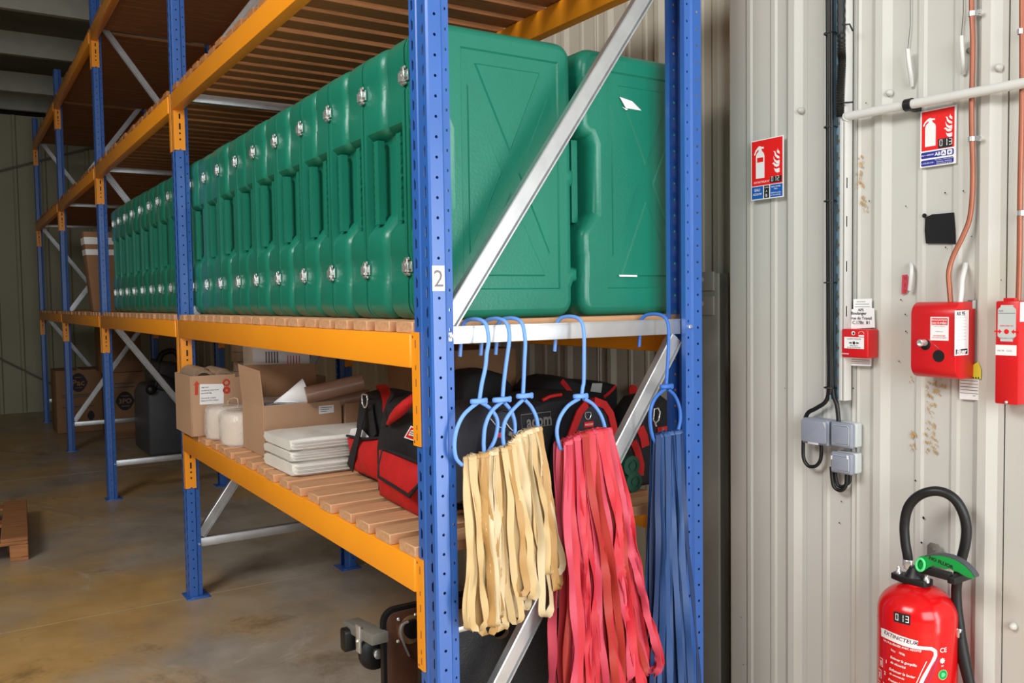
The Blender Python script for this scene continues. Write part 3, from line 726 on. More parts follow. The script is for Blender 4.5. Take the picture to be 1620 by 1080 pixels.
mb=MB(); mb.tube([PY(614,670,.15),PY(622,660,.135),PY(632,650,.13),PY(644,638,.135),PY(656,628,.15),PY(668,624,.18)],[.006,.014,.018,.016,.013,.010],12); b2.part(mb,'carry_handle','red_fab',smooth=60)
mb=MB(); band_strip(mb,[PY(612,672,.155),PY(608,655,.16),PY(615,635,.17),PY(622,622,.18)],.02,.004); b2.part(mb,'webbing','black',smooth=60)
# bags seen through the end frame
PX=lambda u,v,x:P(u,v,'x',x)
def xdisc(pts,x0,x1): return [(PX(u,v,x0)) for u,v in pts]
def archbag(outline,x0,x1,mt,th,name='body',seg=5):
    o=[(PX(u,v,x1).y,PX(u,v,x1).z) for u,v in outline]
    o=[(min(a,1.205),max(c,D1)) for a,c in o]
    cy=sum(a for a,c in o)/len(o); cz=sum(c for a,c in o)/len(o); rings=[]
    for f,s in ((0,.75),(.05,.92),(.15,1),(.5,1.02),(.85,1),(.95,.94),(1,.86)):
        rings.append([(x0+(x1-x0)*f,cy+(a-cy)*s,max(D1,cz+(c-cz)*s)) for a,c in o])
    mb=MB(); mb.loft(rings); return th.part(mb,name,mt,smooth=50)
# smooth arch outlines
def arch(u0,u1,vb,vt,n=12,p=2.4,lean=0):
    o=[(u0,vb)]
    for j in range(n+1):
        t=PI-PI*j/n; c,s=math.cos(t),math.sin(t); uc=(u0+u1)/2; w=(u1-u0)/2
        o.append((uc+w*abs(c)**(2/p)*(1 if c>0 else -1)*.98+lean*s,vb-20+(vt-vb+20)*abs(s)**(2/p)))
    o.append((u1,vb)); return o
n3=TH('tool_bag','dark navy arched bag behind the blue hook loops, with small red tag and buckles','bag',(-.3,.25,D1),'bags on the shelf seen through the end frame')
archbag([(728,800),(735,760),(742,735),(752,680),(760,655),(772,643),(800,640),(815,648),(828,680),(842,722),(850,745),(852,800)],-.362,-.13,'navy',n3)
xx=-.128
mb=MB(); mb.add([PX(787,684,xx),PX(793,684,xx),PX(793,692,xx),PX(787,692,xx)],[(0,1,2,3)]); n3.part(mb,'tag','redsign')
mb=MB(); patch(mb,quadgrid(PX(750,745,xx),PX(832,728,xx),PX(828,708,xx),PX(752,724,xx),6,.02,(1,0,0)),0,.01,(1,0,0)); n3.part(mb,'pocket','red_fab',smooth=60)
mb=MB()
for pts in ([(776,662),(784,672),(792,676),(800,675)],[(800,668),(806,676),(811,681)],[(816,690),(820,682),(826,680)],[(812,704),(816,709),(818,704)]): mb.tube([PX(u,v,xx+.008) for u,v in pts],.0016,6)
n3.part(mb,'cord','white',smooth=60)
mb=MB(); mb.tube([PX(u,v,xx+.004) for u,v in ((762,740),(766,690),(775,658),(795,648),(812,652),(824,690),(836,728))],.004,6); n3.part(mb,'piping','black',smooth=60)
mb=MB(); mb.prism([(PX(u,v,xx).y,PX(u,v,xx).z) for u,v in ((803,681),(810,684),(808,690),(801,688))],xx,xx+.012,'x'); mb.prism([(PX(u,v,xx).y,PX(u,v,xx).z) for u,v in ((814,692),(819,693),(816,706),(811,704))],xx,xx+.012,'x'); n3.part(mb,'buckle','greysteel',bevel=.001)
n4=TH('duffel_bag','long black bag with grey block lettering on its end panel','bag',(-.6,.55,D1),'bags on the shelf seen through the end frame')
archbag([(812,790),(814,700),(818,655),(838,640),(862,630),(900,625),(940,624),(958,640),(966,700),(968,780)],-.70,-.42,'black',n4)
xx=-.415
mb=MB(); c=PX(853,668,xx); text(mb,'acom',(xx,c.y,c.z),'x',width=PX(868,668,xx).y-PX(828,668,xx).y,height=.032,m=0,bold=.03,rot=.03)
fr=[(824,656),(871,651),(871,672),(826,678)]
mb.tube([PX(u,v,xx+.001) for u,v in fr],.0016,5,0,closed=True); n4.part(mb,'lettering',['print_grey'])
mb=MB(); mb.tube([PX(u,v,xx) for u,v in ((858,633),(870,627),(888,624))],.006,8); n4.part(mb,'piping','red_fab',smooth=60)
n5=TH('tool_bag','black bag with red arched carry handle and small red badge behind the red bands','bag',(-.4,.6,D1),'bags on the shelf seen through the end frame')
archbag([(890,800),(895,740),(902,700),(912,670),(924,645),(940,634),(955,636),(966,655),(972,700),(976,740),(978,800)],-.41,-.30,'navy',n5)
xx=-.30
mb=MB(); band_strip(mb,[PX(u,v,xx+.006) for u,v in ((901,695),(908,675),(917,652),(928,638),(940,634),(956,640),(966,655),(970,672),(974,690))],.026,.006,(0,1,.4)); n5.part(mb,'carry_handle','red_fab',smooth=60)
mb=MB(); c=PX(931.5,671,xx+.002); mb.box(xx,xx+.003,c.y-.019,c.y+.019,c.z-.009,c.z+.009,0); text(mb,'FACOM',(xx+.0032,c.y,c.z),'x',width=.032,m=1,bold=.02); n5.part(mb,'badge',['redsign','white'])
mb=MB(); dring(mb,PX(930,656,xx+.005),.015,'x'); n5.part(mb,'d_ring','zinc',smooth=60)
n6=TH('rolled_bag','black rolled bag with grey patch and red stripes, lying at the back near the wall','bag',(-.7,.85,D1),'bags on the shelf seen through the end frame')
archbag([(940,780),(862,660),(858,620),(872,602),(895,596),(915,602),(965,605),(1000,608),(1020,625),(1025,680),(1022,760)],-.95,-.715,'black',n6)
xx=-.712
mb=MB(); mb.add([PX(u,v,xx) for u,v in ((937,606),(953,606),(951,621),(934,619))],[(0,1,2,3)]); n6.part(mb,'patch','grey_lt')
mb=MB(); band_strip(mb,[PX(u,v,xx) for u,v in ((955,628),(965,620),(974,610))],.012,.004,(0,1,0)); n6.part(mb,'stripe','red_fab',smooth=60)
mb=MB(); band_strip(mb,[PX(u,v,xx) for u,v in ((888,602),(895,610),(903,622))],.02,.004,(0,1,0)); n6.part(mb,'stripe','red_fab',smooth=60)
mb=MB(); mb.lathe([(.001,0),(.022,0),(.022,.004)],PX(1001,617,xx),14,0,'x'); n6.part(mb,'end_disc','red_fab',smooth=60)
n7=TH('tool_bag','black bag with red strap and metal carabiner beside the back post','bag',(-.35,.85,D1),'bags on the shelf seen through the end frame')
archbag([(985,790),(990,690),(1000,650),(1015,630),(1045,622),(1068,640),(1075,700),(1076,785)],-.41,-.30,'black',n7)
xx=-.30
mb=MB(); band_strip(mb,[PX(u,v,xx+.004) for u,v in ((1012,676),(1018,690),(1021,706))],.035,.004,(0,1,0)); band_strip(mb,[PX(u,v,xx+.004) for u,v in ((1002,698),(1008,712),(1014,735),(1013,752))],.028,.004,(0,1,0)); n7.part(mb,'strap','red_fab',smooth=60)
mb=MB(); mb.tube([PX(u,v,xx+.02) for u,v in ((1035,647),(1041,645),(1044,652),(1042,664),(1037,669),(1033,664),(1034,654))],.0035,8,closed=True); mb.tube([PX(u,v,xx+.02) for u,v in ((1036,669),(1038,674))],.004,8); mb.tube([PX(1049,676,xx+.02),PX(1049,682,xx+.02)],.0025,6); n7.part(mb,'carabiner','zinc',smooth=60)
mb=MB(); mb.add([PX(u,v,xx+.003) for u,v in ((1040,676),(1064,672),(1066,694),(1042,698))],[(0,1,2,3)],0); n7.part(mb,'pocket','red_fab')
for k,(u,v,r,lb) in enumerate(((1000,737,.034,'dark green roll lying on another, behind the red bands'),(1004,762,.034,'dark green roll on the shelf slats, under the other green roll'))):
    c=PX(u,v,-.22); c.z=max(c.z,D1+r) if k else c.z
    if k: c0=c
    mb=MB(); mb.lathe([(.004,0),(.012,.001),(.012,-.002),(.02,-.002),(.02,.001),(r*.97,.0),(r,-.004),(r,-.07),(r*.9,-.074)],(c.x,c.y,c.z),24,0,'x')
    single(mb,'green_roll',lb,'roll','greenroll',tuple(c),smooth=45)
dk=TH('duffel_bag','nearly black bag in the shadow behind the front post and the first blue hook','bag',(-.3,.3,D1)); archbag([(730,790),(728,640),(735,605),(745,590),(775,585),(800,592),(815,610),(820,700),(820,790)],-.98,-.80,'black',dk)
# ------------------------------------------------------------------ hooks and latex bands
HX=.022
def smoothpath(pts,n=6):
    pts=[Vector(p) for p in pts]; out=[]
    for i in range(len(pts)-1):
        p0=pts[max(i-1,0)];p1=pts[i];p2=pts[i+1];p3=pts[min(i+2,len(pts)-1)]
        for j in range(n):
            t=j/n; out.append(.5*((2*p1)+(-p0+p2)*t+(2*p0-5*p1+4*p2-p3)*t*t+(-p0+3*p1-3*p2+p3)*t**3))
    out.append(pts[-1]); return out
def hook(lab,mt,top,shaft,coil,cw,left,right,r=.0054):
    h=TH('wire_hook',lab,'hook',tuple(PX(top[0],512,HX)),'blue hooks on the cross brace')
    zt=1.464+.0225+r+.001
    yt=PX(top[0],510,HX).y; ys=PX(shaft[0][0],shaft[0][1],HX).y
    # over the brace: up the back face, across the top, down the front
    arc_=[(-.077,ys-.03,1.405),(-.077,ys-.026,1.44),(-.077,ys-.022,zt-.012),(-.066,ys-.018,zt+.004),(-.05,ys-.014,zt+.010),(-.02,ys-.008,zt+.011),(.004,ys-.002,zt+.004),(.016,ys,zt-.012)]
    pts=smoothpath(arc_+[PX(u,v,HX) for u,v in shaft])
    mb=MB(); mb.tube(pts,r,8); h.part(mb,'shaft',mt,smooth=60)
    c=PX(coil[0],coil[1],HX); w=(PX(coil[0]+cw/2,coil[1],HX)-PX(coil[0]-cw/2,coil[1],HX)).y/2
    ring=[]
    for k in range(26):
        a=2*PI*k/12; ring.append(c+Vector((.009*math.sin(a),w*.85*math.cos(a),.003-.006*k/26)))
    mb=MB(); mb.tube(ring,r,8); h.part(mb,'coil',mt,smooth=60)
    def side(pts,s): return [PX(u,v,HX+ s*.006*min(1,i)) for i,(u,v) in enumerate(pts)]
    mb=MB(); mb.tube(smoothpath(side(left,1)),r,8); mb.tube(smoothpath(side(right,-1)),r,8)
    lb,rb=PX(left[-1][0],left[-1][1],HX+.006),PX(right[-1][0],right[-1][1],HX-.006); mid=(lb+rb)/2+Vector((0,0,-.012 if abs(lb.y-rb.y)>.04 else -.004))
    mb.tube(smoothpath([lb,mid,rb]),r,8); h.part(mb,'loop',mt,smooth=60); return h
def cr8(pts): return [(700+a/5.145,530+b/5.145) for a,b in pts]
def cr5(pts): return [(860+a/4.908,600+b/4.908) for a,b in pts]
hook('light blue hook hanging nearest the front post, beige bands on it','hookblue',(757,512),[(773,540),(770,560)]+cr8([(350,260),(320,400),(302,520)]),(757.6,634.5),26,cr8([(292,545),(180,640),(118,760),(97,890),(112,1000),(158,1055)]),cr8([(310,545),(380,590),(435,660),(448,740),(425,850),(385,930),(352,985)]))
hook('light blue hook between the first and third, its coil touching the next hook','hookblue',(792,512),[(806,530),(805,545)]+cr8([(520,220),(500,380),(490,500)]),(794,632),30,cr8([(480,545),(400,620),(350,730),(336,850),(338,940),(348,1010)]),cr8([(505,550),(560,620),(588,720),(585,830),(565,910),(548,950)]))
hook('light blue hook carrying the thickest beige bunch','hookblue',(818,512),[(830,530),(831,545)]+cr8([(668,200),(662,350),(656,475)]),(830,626),26,cr8([(650,530),(570,610),(510,700),(492,800),(502,900),(540,1000)]),cr8([(668,525),(720,580),(760,660),(775,740),(768,835)]))
hook('light blue hook carrying the bunch of red bands','hookblue',(912,508),[(924,530),(924,560)]+cr5([(312,10),(304,60),(297,115)]),(918.5,626.5),22,cr5([(275,150),(190,205),(130,290),(104,380),(108,460),(132,540)]),cr5([(312,150),(380,190),(440,270),(474,370),(472,460)]))
hook('mid blue hook by the back post carrying the dark blue bands','hookblue2',(1048,503),[(1058,525),(1057,560)]+cr5([(955,0),(953,20),(952,45)]),(1054.5,611),19,cr5([(940,75),(870,140),(832,230),(828,330),(842,430),(868,490)]),cr5([(965,75),(1020,130),(1055,220),(1060,320),(1040,410),(1020,460)]))
def ribbon(top,a_end,b_end,w,mt,x,seed,name,lab,grp,cat='band',th=.0016,wav=.006,open_w=.03):
    R=random.Random(seed); top=Vector(top)
    # strand down to the bottom loop and back up
    a_end=Vector(a_end); N_=26; pts=[]; ruf=R.uniform(.15,.5)*(2.2 if 'red' in mt else 1); rf=R.uniform(14,24)
    ph=[R.uniform(0,6) for _ in range(6)]; dy=open_w*R.uniform(.5,1.2)*(1 if R.random()>.5 else -1); dx=R.uniform(.006,.016)
    tw=R.uniform(-.9,.9); tw0=R.uniform(-.5,.5)
    p0=top+Vector((-.006,R.uniform(-.004,.004),-.03)); 
    def strand(s,k,q):
        t=s; p=top.lerp(a_end+Vector((0,q*dy/2,0)),t)
        p.y+=wav*math.sin(ph[k]+t*7)*min(1,t*4)*(1-.4*t)+ .35*wav*math.sin(ph[k+1]+t*19)*t
        p.x+=q*max(.007,dx*min(1,t*3))+ .004*math.sin(ph[k+2]+t*6)
        return p
    for j in range(N_+1): pts.append((strand(j/N_,0,1),tw0+tw*math.sin(ph[0]+j*.13)+ruf*math.sin(ph[5]+rf*j/N_)*min(1,2*j/N_)))
    ea,eb=strand(1,0,1),strand(1,3,-1)
    mid=(ea+eb)/2; r=max(.006,(ea-eb).length/2)
    for j in range(1,6):
        a=PI*j/6; d=(ea-eb)/2; pts.append((mid+d*math.cos(a)+Vector((0,0,-r*1.1*math.sin(a))),tw0))
    for j in range(N_+1): pts.append((strand(1-j/N_,3,-1),tw0*.5+tw*math.sin(ph[3]+(N_-j)*.12)))
    tb=pts[-1][0]; ta=pts[0][0]; mid=(ta+tb)/2; d=(tb-ta)/2
    for j in range(1,5): a=PI*j/5; pts.append((mid+d*math.cos(a)+Vector((0,0,.010*math.sin(a))),tw0*.5))
    pts.append((ta,tw0))
    rings=[]
    for i,(p,an) in enumerate(pts):
        t=(pts[min(i+1,len(pts)-1)][0]-pts[max(i-1,0)][0]).normalized()
        base=Vector((.35,1,0)); s=(base-t*base.dot(t)).normalized(); n=t.cross(s)
        if n.length<.1: n=Vector((1,0,0))
        sd=s*math.cos(an)+n*math.sin(an); nn=t.cross(sd).normalized()
        rings.append([p+sd*w/2+nn*th/2,p-sd*w/2+nn*th/2,p-sd*w/2-nn*th/2,p+sd*w/2-nn*th/2])
    # short saddle over the ring
    mb=MB(); mb.loft(rings); o=single(mb,name,lab,cat,mt,tuple(top),grp,smooth=50); return o
LB='flat beige latex band looped over the %s light blue hook'
R=random.Random(3)
def bunch(n,t0,t1,b0,b1,zb,w,mats,lab,grp,seed,wav,xr=(-.004,.05),ow=.03,arch_=0.0,xb=0):
    for k in range(n):
        f=(k+.5)/n; fr=f+R.uniform(-.06,.06)
        y=t0[0]+(t1[0]-t0[0])*f; z=t0[1]+(t1[1]-t0[1])*f+arch_*math.sin(PI*f)
        dep=R.uniform(*xr)
        yb=b0+(b1-b0)*min(1,max(0,fr))
        ribbon((HX+.004+dep*.35,y,z+.008),(HX+dep+xb,yb,R.uniform(*zb)),0,w*R.uniform(.85,1.1),R.choice(mats),0,seed+k,'latex_band',lab,grp,wav=wav,open_w=ow)
BE=['latex','latex','latex2','latex3']
bunch(11,(.072,1.142),(.150,1.150),.070,.150,(.70,.80),.021,BE,LB%'first','beige bands on the first hook',10,.006,ow=.035)
bunch(9,(.150,1.150),(.195,1.158),.150,.215,(.70,.82),.021,BE,LB%'second','beige bands on the second hook',40,.006,ow=.03)
bunch(17,(.195,1.155),(.300,1.196),.215,.355,(.72,.86),.021,BE,LB%'third','beige bands on the third hook',80,.008,ow=.035,arch_=.012)
RE=['redband','redband','redband2','redband3']
bunch(34,(.372,1.150),(.535,1.172),.345,.690,(.36,.50),.024,RE,'flat red latex band looped over the fourth hook','red bands on the fourth hook',120,.011,ow=.03,arch_=.010,xr=(-.01,.07))
BU=['blueband','blueband','blueband2']
bunch(24,(.715,1.135),(.800,1.142),.665,.850,(.30,.40),.020,BU,'flat dark blue latex band looped over the fifth hook by the back post','blue bands on the fifth hook',200,.003,ow=.02,xr=(-.02,.03))
# ------------------------------------------------------------------ under the rack
fc=TH('flight_case','black textured case with aluminium edge and round hole, under the beige bands','case',(-.5,.4,0))
fx=-.16; p0=PX(727,993,fx); p1=PX(833,967,fx); zt=(p0.z+p1.z)/2
fb=MB(); y0,y1=.09,.66
hc=PX(794,1001,fx); hole=[(hc.y+.024*math.cos(2*PI*j/16),hc.z+.017*math.sin(2*PI*j/16)) for j in range(16)]
sheet_holes(fb,[(y0,.04),(y1,.04),(y1,zt-.012),(y0,zt-.012)],[hole],lambda a,c:(fx,a,c))
k=16; fb.add([(fx,a,c) for a,c in hole]+[(fx-.018,a,c) for a,c in hole],[(i,(i+1)%k,k+(i+1)%k,k+i) for i in range(k)],1)
sheet_holes(fb,[(y0,.04),(y1,.04),(y1,zt-.012),(y0,zt-.012)],[hole],lambda a,c:(fx-.018,a,c))
fb.box(-.28,fx-.02,y0,y0+.012,.04,zt-.012); fb.box(-.28,fx-.02,y1-.012,y1,.04,zt-.012); fb.box(-.28,-.268,y0+.012,y1-.012,.04,zt-.012); fb.box(-.28,fx-.02,y0,y1,.04,.052)
fc.part(fb,'body',['blackply','carton'],fix=False)
mb=MB(); mb.box(fx-.03,fx+.003,y0-.003,y1+.003,zt-.012,zt+.004); mb.box(-.285,fx-.03,y0-.003,y1+.003,zt-.006,zt+.003); fc.part(mb,'edge_profile','galv',bevel=.002)
for y in (y0+.04,y1-.04):
    mb=MB(); mb.lathe([(.02,-.012),(.02,.012)],(-.22,y,.02),16,0,'y'); fc.part(mb,'foot_wheel','rubber',smooth=50)
def dolly(x,ya,yb,zt,lab,cast=True):
    d=TH('wheeled_dolly',lab,'dolly',(x,(ya+yb)/2,0),'dollies stood on edge under the rack')
    pr=rrect(ya,yb,.02,zt,.045,6)
    mb=MB(); mb.prism(offs(pr,.012),x-.011,x+.0115,'x'); d.part(mb,'deck_board','brownply',bevel=.002)
    mb=MB(); ro=[(x+.009,a,c) for a,c in pr]; ring0=pr; ring1=offs(pr,.0135)
    k=len(pr); vs=[(x-.014,a,c) for a,c in ring0]+[(x+.009,a,c) for a,c in ring0]+[(x+.009,a,c) for a,c in ring1]+[(x-.014,a,c) for a,c in ring1]
    mb.add(vs,[(i+k*q,(i+1)%k+k*q,(i+1)%k+k*((q+1)%4),i+k*((q+1)%4)) for q in range(4) for i in range(k)]); d.part(mb,'rubber_edge','rubber',smooth=60)
    return d
d1=dolly(-.50,P(604,1000,'x',-.5).y,.62,P(625,960,'x',-.5).z,'brown plywood dolly on edge with castors towards the dark, its rubber rim nearest the aisle')
x=-.4885
cc_=P(647,1000,'x',x)
mb=MB(); mb.lathe([(.001,0),(.045,0),(.045,.002),(.001,.003)],(x,cc_.y+.008,cc_.z+.008),24,0,'x'); d1.part(mb,'mounting_ring','carton_d',smooth=40)
mb=MB()
for u,v in ((630,979),(657,972),(629,1014)): q=P(u,v,'x',x+.003); mb.lathe([(.006,0),(.006,.003),(.003,.006)],tuple(q),10,0,'x')
d1.part(mb,'carriage_bolt','zinc',smooth=50)
mb=MB(); mb.lathe([(.03,0),(.03,.012),(.018,.014),(.008,.012)],(x+.003,cc_.y+.01,cc_.z+.012),20,0,'x'); d1.part(mb,'hub','rubber',smooth=50)
mb=MB(); band_strip(mb,smoothpath([P(u,v,'x',x+.012) for u,v in ((646,983),(637,988),(634,998),(637,1013),(643,1028),(647,1037))]),.010,.004,(1,0,0)); d1.part(mb,'pedal','zinc',smooth=60)
for yy,zz in ((.20,.46),(.20,.14),(.53,.46),(.53,.14)):
    xc=-.515
    mb=MB(); mb.box(xc-.008,xc,yy-.045,yy+.045,zz-.045,zz+.045); mb.box(xc-.10,xc-.008,yy-.024,yy-.018,zz-.05,zz+.015); mb.box(xc-.10,xc-.008,yy+.018,yy+.024,zz-.05,zz+.015); f=d1.part(mb,'castor_fork','greysteel',bevel=.0015)
    mb=MB(); mb.lathe([(.012,-.016),(.048,-.016),(.055,-.010),(.055,.010),(.048,.016),(.012,.016)],(xc-.09,yy,zz-.03),26,0,'y'); d1.part(mb,'castor_wheel','rubber',f,smooth=45)
# channel with rubber buffer sticking out towards the aisle
p=P(556,984,'y',.05); q=P(603,1008,'y',.05)
mb=MB(); mb.prism([(p.x,p.z-.02),(p.x,p.z+.012),(q.x,q.z+.014),(q.x,q.z-.02)],.02,.075,'y'); d1.part(mb,'channel','greysteel',bevel=.003)
b_=P(556,1012,'y',.03); mb=MB(); mb.prism(rrect(b_.x-.022,b_.x+.022,b_.z-.03,b_.z+.042,.012),.0,.05,'y'); d1.part(mb,'rubber_buffer','rubber',bevel=.004)
b_=P(572,1012,'y',.03); mb=MB(); mb.box(b_.x-.012,b_.x+.018,.015,.022,b_.z-.035,b_.z+.05); mb.lathe([(.006,0),(.006,-.004)],(b_.x+.002,.015,b_.z),10,0,'y'); d1.part(mb,'buffer_plate','zinc',bevel=.001)
q=P(594,1030,'x',-.60); mb=MB(); mb.lathe([(.012,-.018),(.040,-.018),(.046,-.012),(.055,-.010),(.058,0),(.055,.010),(.046,.014),(.040,.018),(.012,.018)],tuple(q),30,0,'x',None); d1.part(mb,'castor_wheel','rubber',smooth=45)
mb=MB(); mb.lathe([(.001,.0185),(.016,.0185),(.016,.026),(.006,.03)],tuple(q),16,0,'x'); d1.part(mb,'wheel_hub','zinc',smooth=45)
d3=dolly(-.36,.125,.60,.60,'second brown dolly board on edge, close behind the front blue post')
d4=dolly(-.62,.16,.62,.50,'third dolly board on edge, hidden behind the first')
# ------------------------------------------------------------------ things on the cladding wall
WF=WY-.006
def wy(u,v,y=WF): return P(u,v,'y',y)
def vpipe(pts,y,r,mt,name,lab,cat,n=10,grp=None):
    mb=MB(); q=[wy(u,v,yy) for (u,v),yy in zip(pts,y if isinstance(y,list) else [y]*len(pts))]
    mb.tube(smoothpath(q,5) if len(q)>2 else q,r,n); return single(mb,name,lab,cat,mt,tuple(q[0]),grp,smooth=60)
# signs
def ext_icon(mb,m,fn,label=False,style=0):
    b=[(-.5,-1),(.5,-1),(.5,.50),(.42,.70),(.22,.84),(.16,.95),(-.16,.95),(-.22,.84),(-.42,.70),(-.5,.50)]
    if label:
        mb.add([fn(*p) for p in [(-.5,-1),(.5,-1),(.5,.10),(-.5,.10)]],[(0,1,2,3)],m); mb.add([fn(*p) for p in [(-.5,.10),(-.36,.10),(-.36,.42),(-.5,.42)]],[(0,1,2,3)],m); mb.add([fn(*p) for p in [(.36,.10),(.5,.10),(.5,.42),(.36,.42)]],[(0,1,2,3)],m)
        mb.add([fn(*p) for p in [(-.5,.42),(.5,.42),(.5,.50),(.42,.70),(.22,.84),(.16,.95),(-.16,.95),(-.22,.84),(-.42,.70),(-.5,.50)]],[tuple(range(10))],m)
    else: mb.add([fn(*p) for p in b],[tuple(range(10))],m)
    h=[(-.16,.95),(.16,.95),(.18,1.02),(.42,.98),(.42,1.12),(.16,1.14),(-.05,1.22),(-.25,1.16),(-.55,.95),(-.72,.66),(-.60,.62),(-.44,.86),(-.22,.98)]
    mb.add([fn(*p) for p in h],[(0,1,2,5,6,12),(2,3,4,5),(6,7,8,11,12),(8,9,10,11)],m)
def flames(mb,m,fn):
    for pts in ([(.3,1.0),(.42,.7),(.8,.5),(.8,.78),(.6,.9),(.5,1.12),(.44,.82)],[(-.2,.9),(.1,.86),(.3,.5),(.78,.28),(.8,.06),(.4,.14),(.05,.42),(-.02,.75)],
                [(-.15,.42),(.0,.1),(.4,-.12),(.8,-.05),(.8,-.45),(.35,-.38),(.0,-.15),(-.15,.12)],[(-.4,-.3),(-.1,-.22),(.2,-.42),(.78,-.46),(.7,-.66),(.3,-.72),(.0,-.6),(-.15,-.42)],[(-.12,-.78),(.2,-.9),(.5,-.88),(.8,-.84),(.8,-1.25),(.4,-1.3),(.1,-1.15)]):
        mb.add([fn(*p) for p in pts],[tuple(range(len(pts)))],m)
def seg(mb,s,x,z,h,y,m):  # seven-segment style digits
    w=h*.5; t=h*.15
    D={'0':'abcdef','1':'bc','2':'abged','3':'abgcd'}
    for ch in s:
        S_={'a':(0,h-t,w,h),'g':(0,h/2-t/2,w,h/2+t/2),'d':(0,0,w,t),'f':(0,h/2,t,h),'e':(0,0,t,h/2),'b':(w-t,h/2,w,h),'c':(w-t,0,w,h/2)}
        for k in D[ch]:
            a=S_[k]; i=t*.18; mb.add([(x+a[0]+i,y,z+a[1]+i),(x+a[2]-i,y,z+a[1]+i),(x+a[2]-i,y,z+a[3]-i),(x+a[0]+i,y,z+a[3]-i)],[(0,1,2,3)],m)
        x+=w*(1.45)
def plate(mb,x0,x1,z0,z1,y,m): mb.add([(x0,y,z0),(x1,y,z0),(x1,y,z1),(x0,y,z1)],[(0,1,2,3)],m)
SM=['white','redsign','bluesign','navysign','ink']
YS=WY-.021
a=wy(1189,224,YS); c=wy(1240,311,YS); x0,x1,z1,z0=a.x,c.x,a.z,c.z
s1=TH('fire_sign','red and blue extinguisher sign numbered 012, left of the black cables','sign',((x0+x1)/2,YS,(z0+z1)/2))
mb=MB(); mb.box(x0,x1,YS-.002,YS,z0,z1); s1.part(mb,'panel','white')
mb=MB(); w=x1-x0; h=z1-z0; y=YS-.0022; q=.003
zb=z0+h*.235
plate(mb,x0+q,x1-q,zb,z1-q,y,1)
plate(mb,x0+q,x0+w*.38,z0+q,zb-q*.7,y,2); plate(mb,x0+w*.41,x0+w*.57,z0+q,zb-q*.7,y,4); plate(mb,x0+w*.60,x1-q,z0+q,zb-q*.7,y,2)
cx,cz=x0+w*.29,z0+h*.60; fw,fh=w*.27,h*.255
ext_icon(mb,0,lambda p,r:(cx+p*fw,y-.0003,cz+r*fh*.95),True)
cx2,cz2=x0+w*.76,z0+h*.62
flames(mb,0,lambda p,r:(cx2+p*w*.19-.003,y-.0003,cz2+r*h*.165))
plate(mb,x0+w*.60,x0+w*.95,zb+.004,zb+h*.12,y-.0004,4); seg(mb,'012',x0+w*.635,zb+.0075,h*.085,y-.0006,0)
text(mb,'EXTINCTEUR N°',(x0+w*.34,y,zb+.011),width=w*.48,m=0,bold=.01)
for s,xx,zz,ww in (('EAU',.20,.165,.17),('ADDITIF',.20,.095,.28),('A',.49,.13,.05),('B',.49,.06,.05),('CLASSE',.49,.19,.12),('BOIS, PAPIER,',.785,.185,.28),('TISSU...',.785,.15,.14),('ESSENCE, HUILE,',.785,.085,.30),('HYDROCARBURES...',.785,.05,.32)): text(mb,s,(x0+w*xx,y,z0+h*zz),width=w*ww,m=0,bold=.01)
s1.part(mb,'print',SM,fix=False)
YS2=WY-.010
a=wy(1457,177,YS2); c=wy(1513,258,YS2); x0,x1,z1,z0=a.x,c.x,a.z,c.z
s2=TH('fire_sign','red and navy extinguisher sign numbered 013, under the white conduit','sign',((x0+x1)/2,YS2,(z0+z1)/2))
mb=MB(); mb.box(x0,x1,YS2-.002,YS2,z0,z1); s2.part(mb,'panel','white')
mb=MB(); w=x1-x0; h=z1-z0; y=YS2-.0022; zb=z0+h*.29
plate(mb,x0+q*1.3,x1-q*1.6,zb,z1-q,y,1)
cx,cz=x0+w*.29,z0+h*.585; fw,fh=w*.30,h*.225
ext_icon(mb,0,lambda p,r:(cx+p*fw,y-.0003,cz+r*fh))
cx2,cz2=x0+w*.76,z0+h*.68
flames(mb,0,lambda p,r:(cx2+p*w*.19-.002,y-.0003,cz2+r*h*.165))
plate(mb,x0+w*.51,x0+w*.90,zb+.001,zb+h*.17,y-.0004,4); seg(mb,'013',x0+w*.545,zb+.006,h*.12,y-.0006,0)
mb.prism(rrect(x0+.003,x1-.006,z0+h*.155,z0+h*.265,.004),y-.0002,y,'y',3); mb.prism(rrect(x0+.003,x1-.006,z0+.003,z0+h*.125,.004),y-.0002,y,'y',3)
text(mb,'EAU + ADDITIF',(x0+w*.21,y,z0+h*.21),width=w*.36,m=0,bold=.02,slant=.2); text(mb,'AB',(x0+w*.50,y,z0+h*.21),height=h*.065,m=0,bold=.03)
mb.prism(rrect(x0+w*.60,x0+w*.73,z0+h*.165,z0+h*.255,.003),y-.0004,y,'y',0); mb.prism(rrect(x0+w*.76,x0+w*.90,z0+h*.165,z0+h*.255,.003),y-.0004,y,'y',0)
text(mb,'+',(x0+w*.83,y-.0004,z0+h*.21),height=h*.05,m=3,bold=.03); text(mb,'A',(x0+w*.665,y-.0004,z0+h*.21),height=h*.05,m=3,bold=.03)
text(mb,'A UTILISER SUR :',(x0+w*.22,y,z0+h*.07),width=w*.36,m=0,bold=.01)
for k,s in enumerate(('Bois, papier, carton, plastique','Solvants, essence,','hydrocarbures, graisse')): text(mb,s,(x0+w*.68,y,z0+h*(.105-.035*k)),width=w*(.5-.08*min(k,1)),m=0)
s2.part(mb,'print',SM,fix=False)
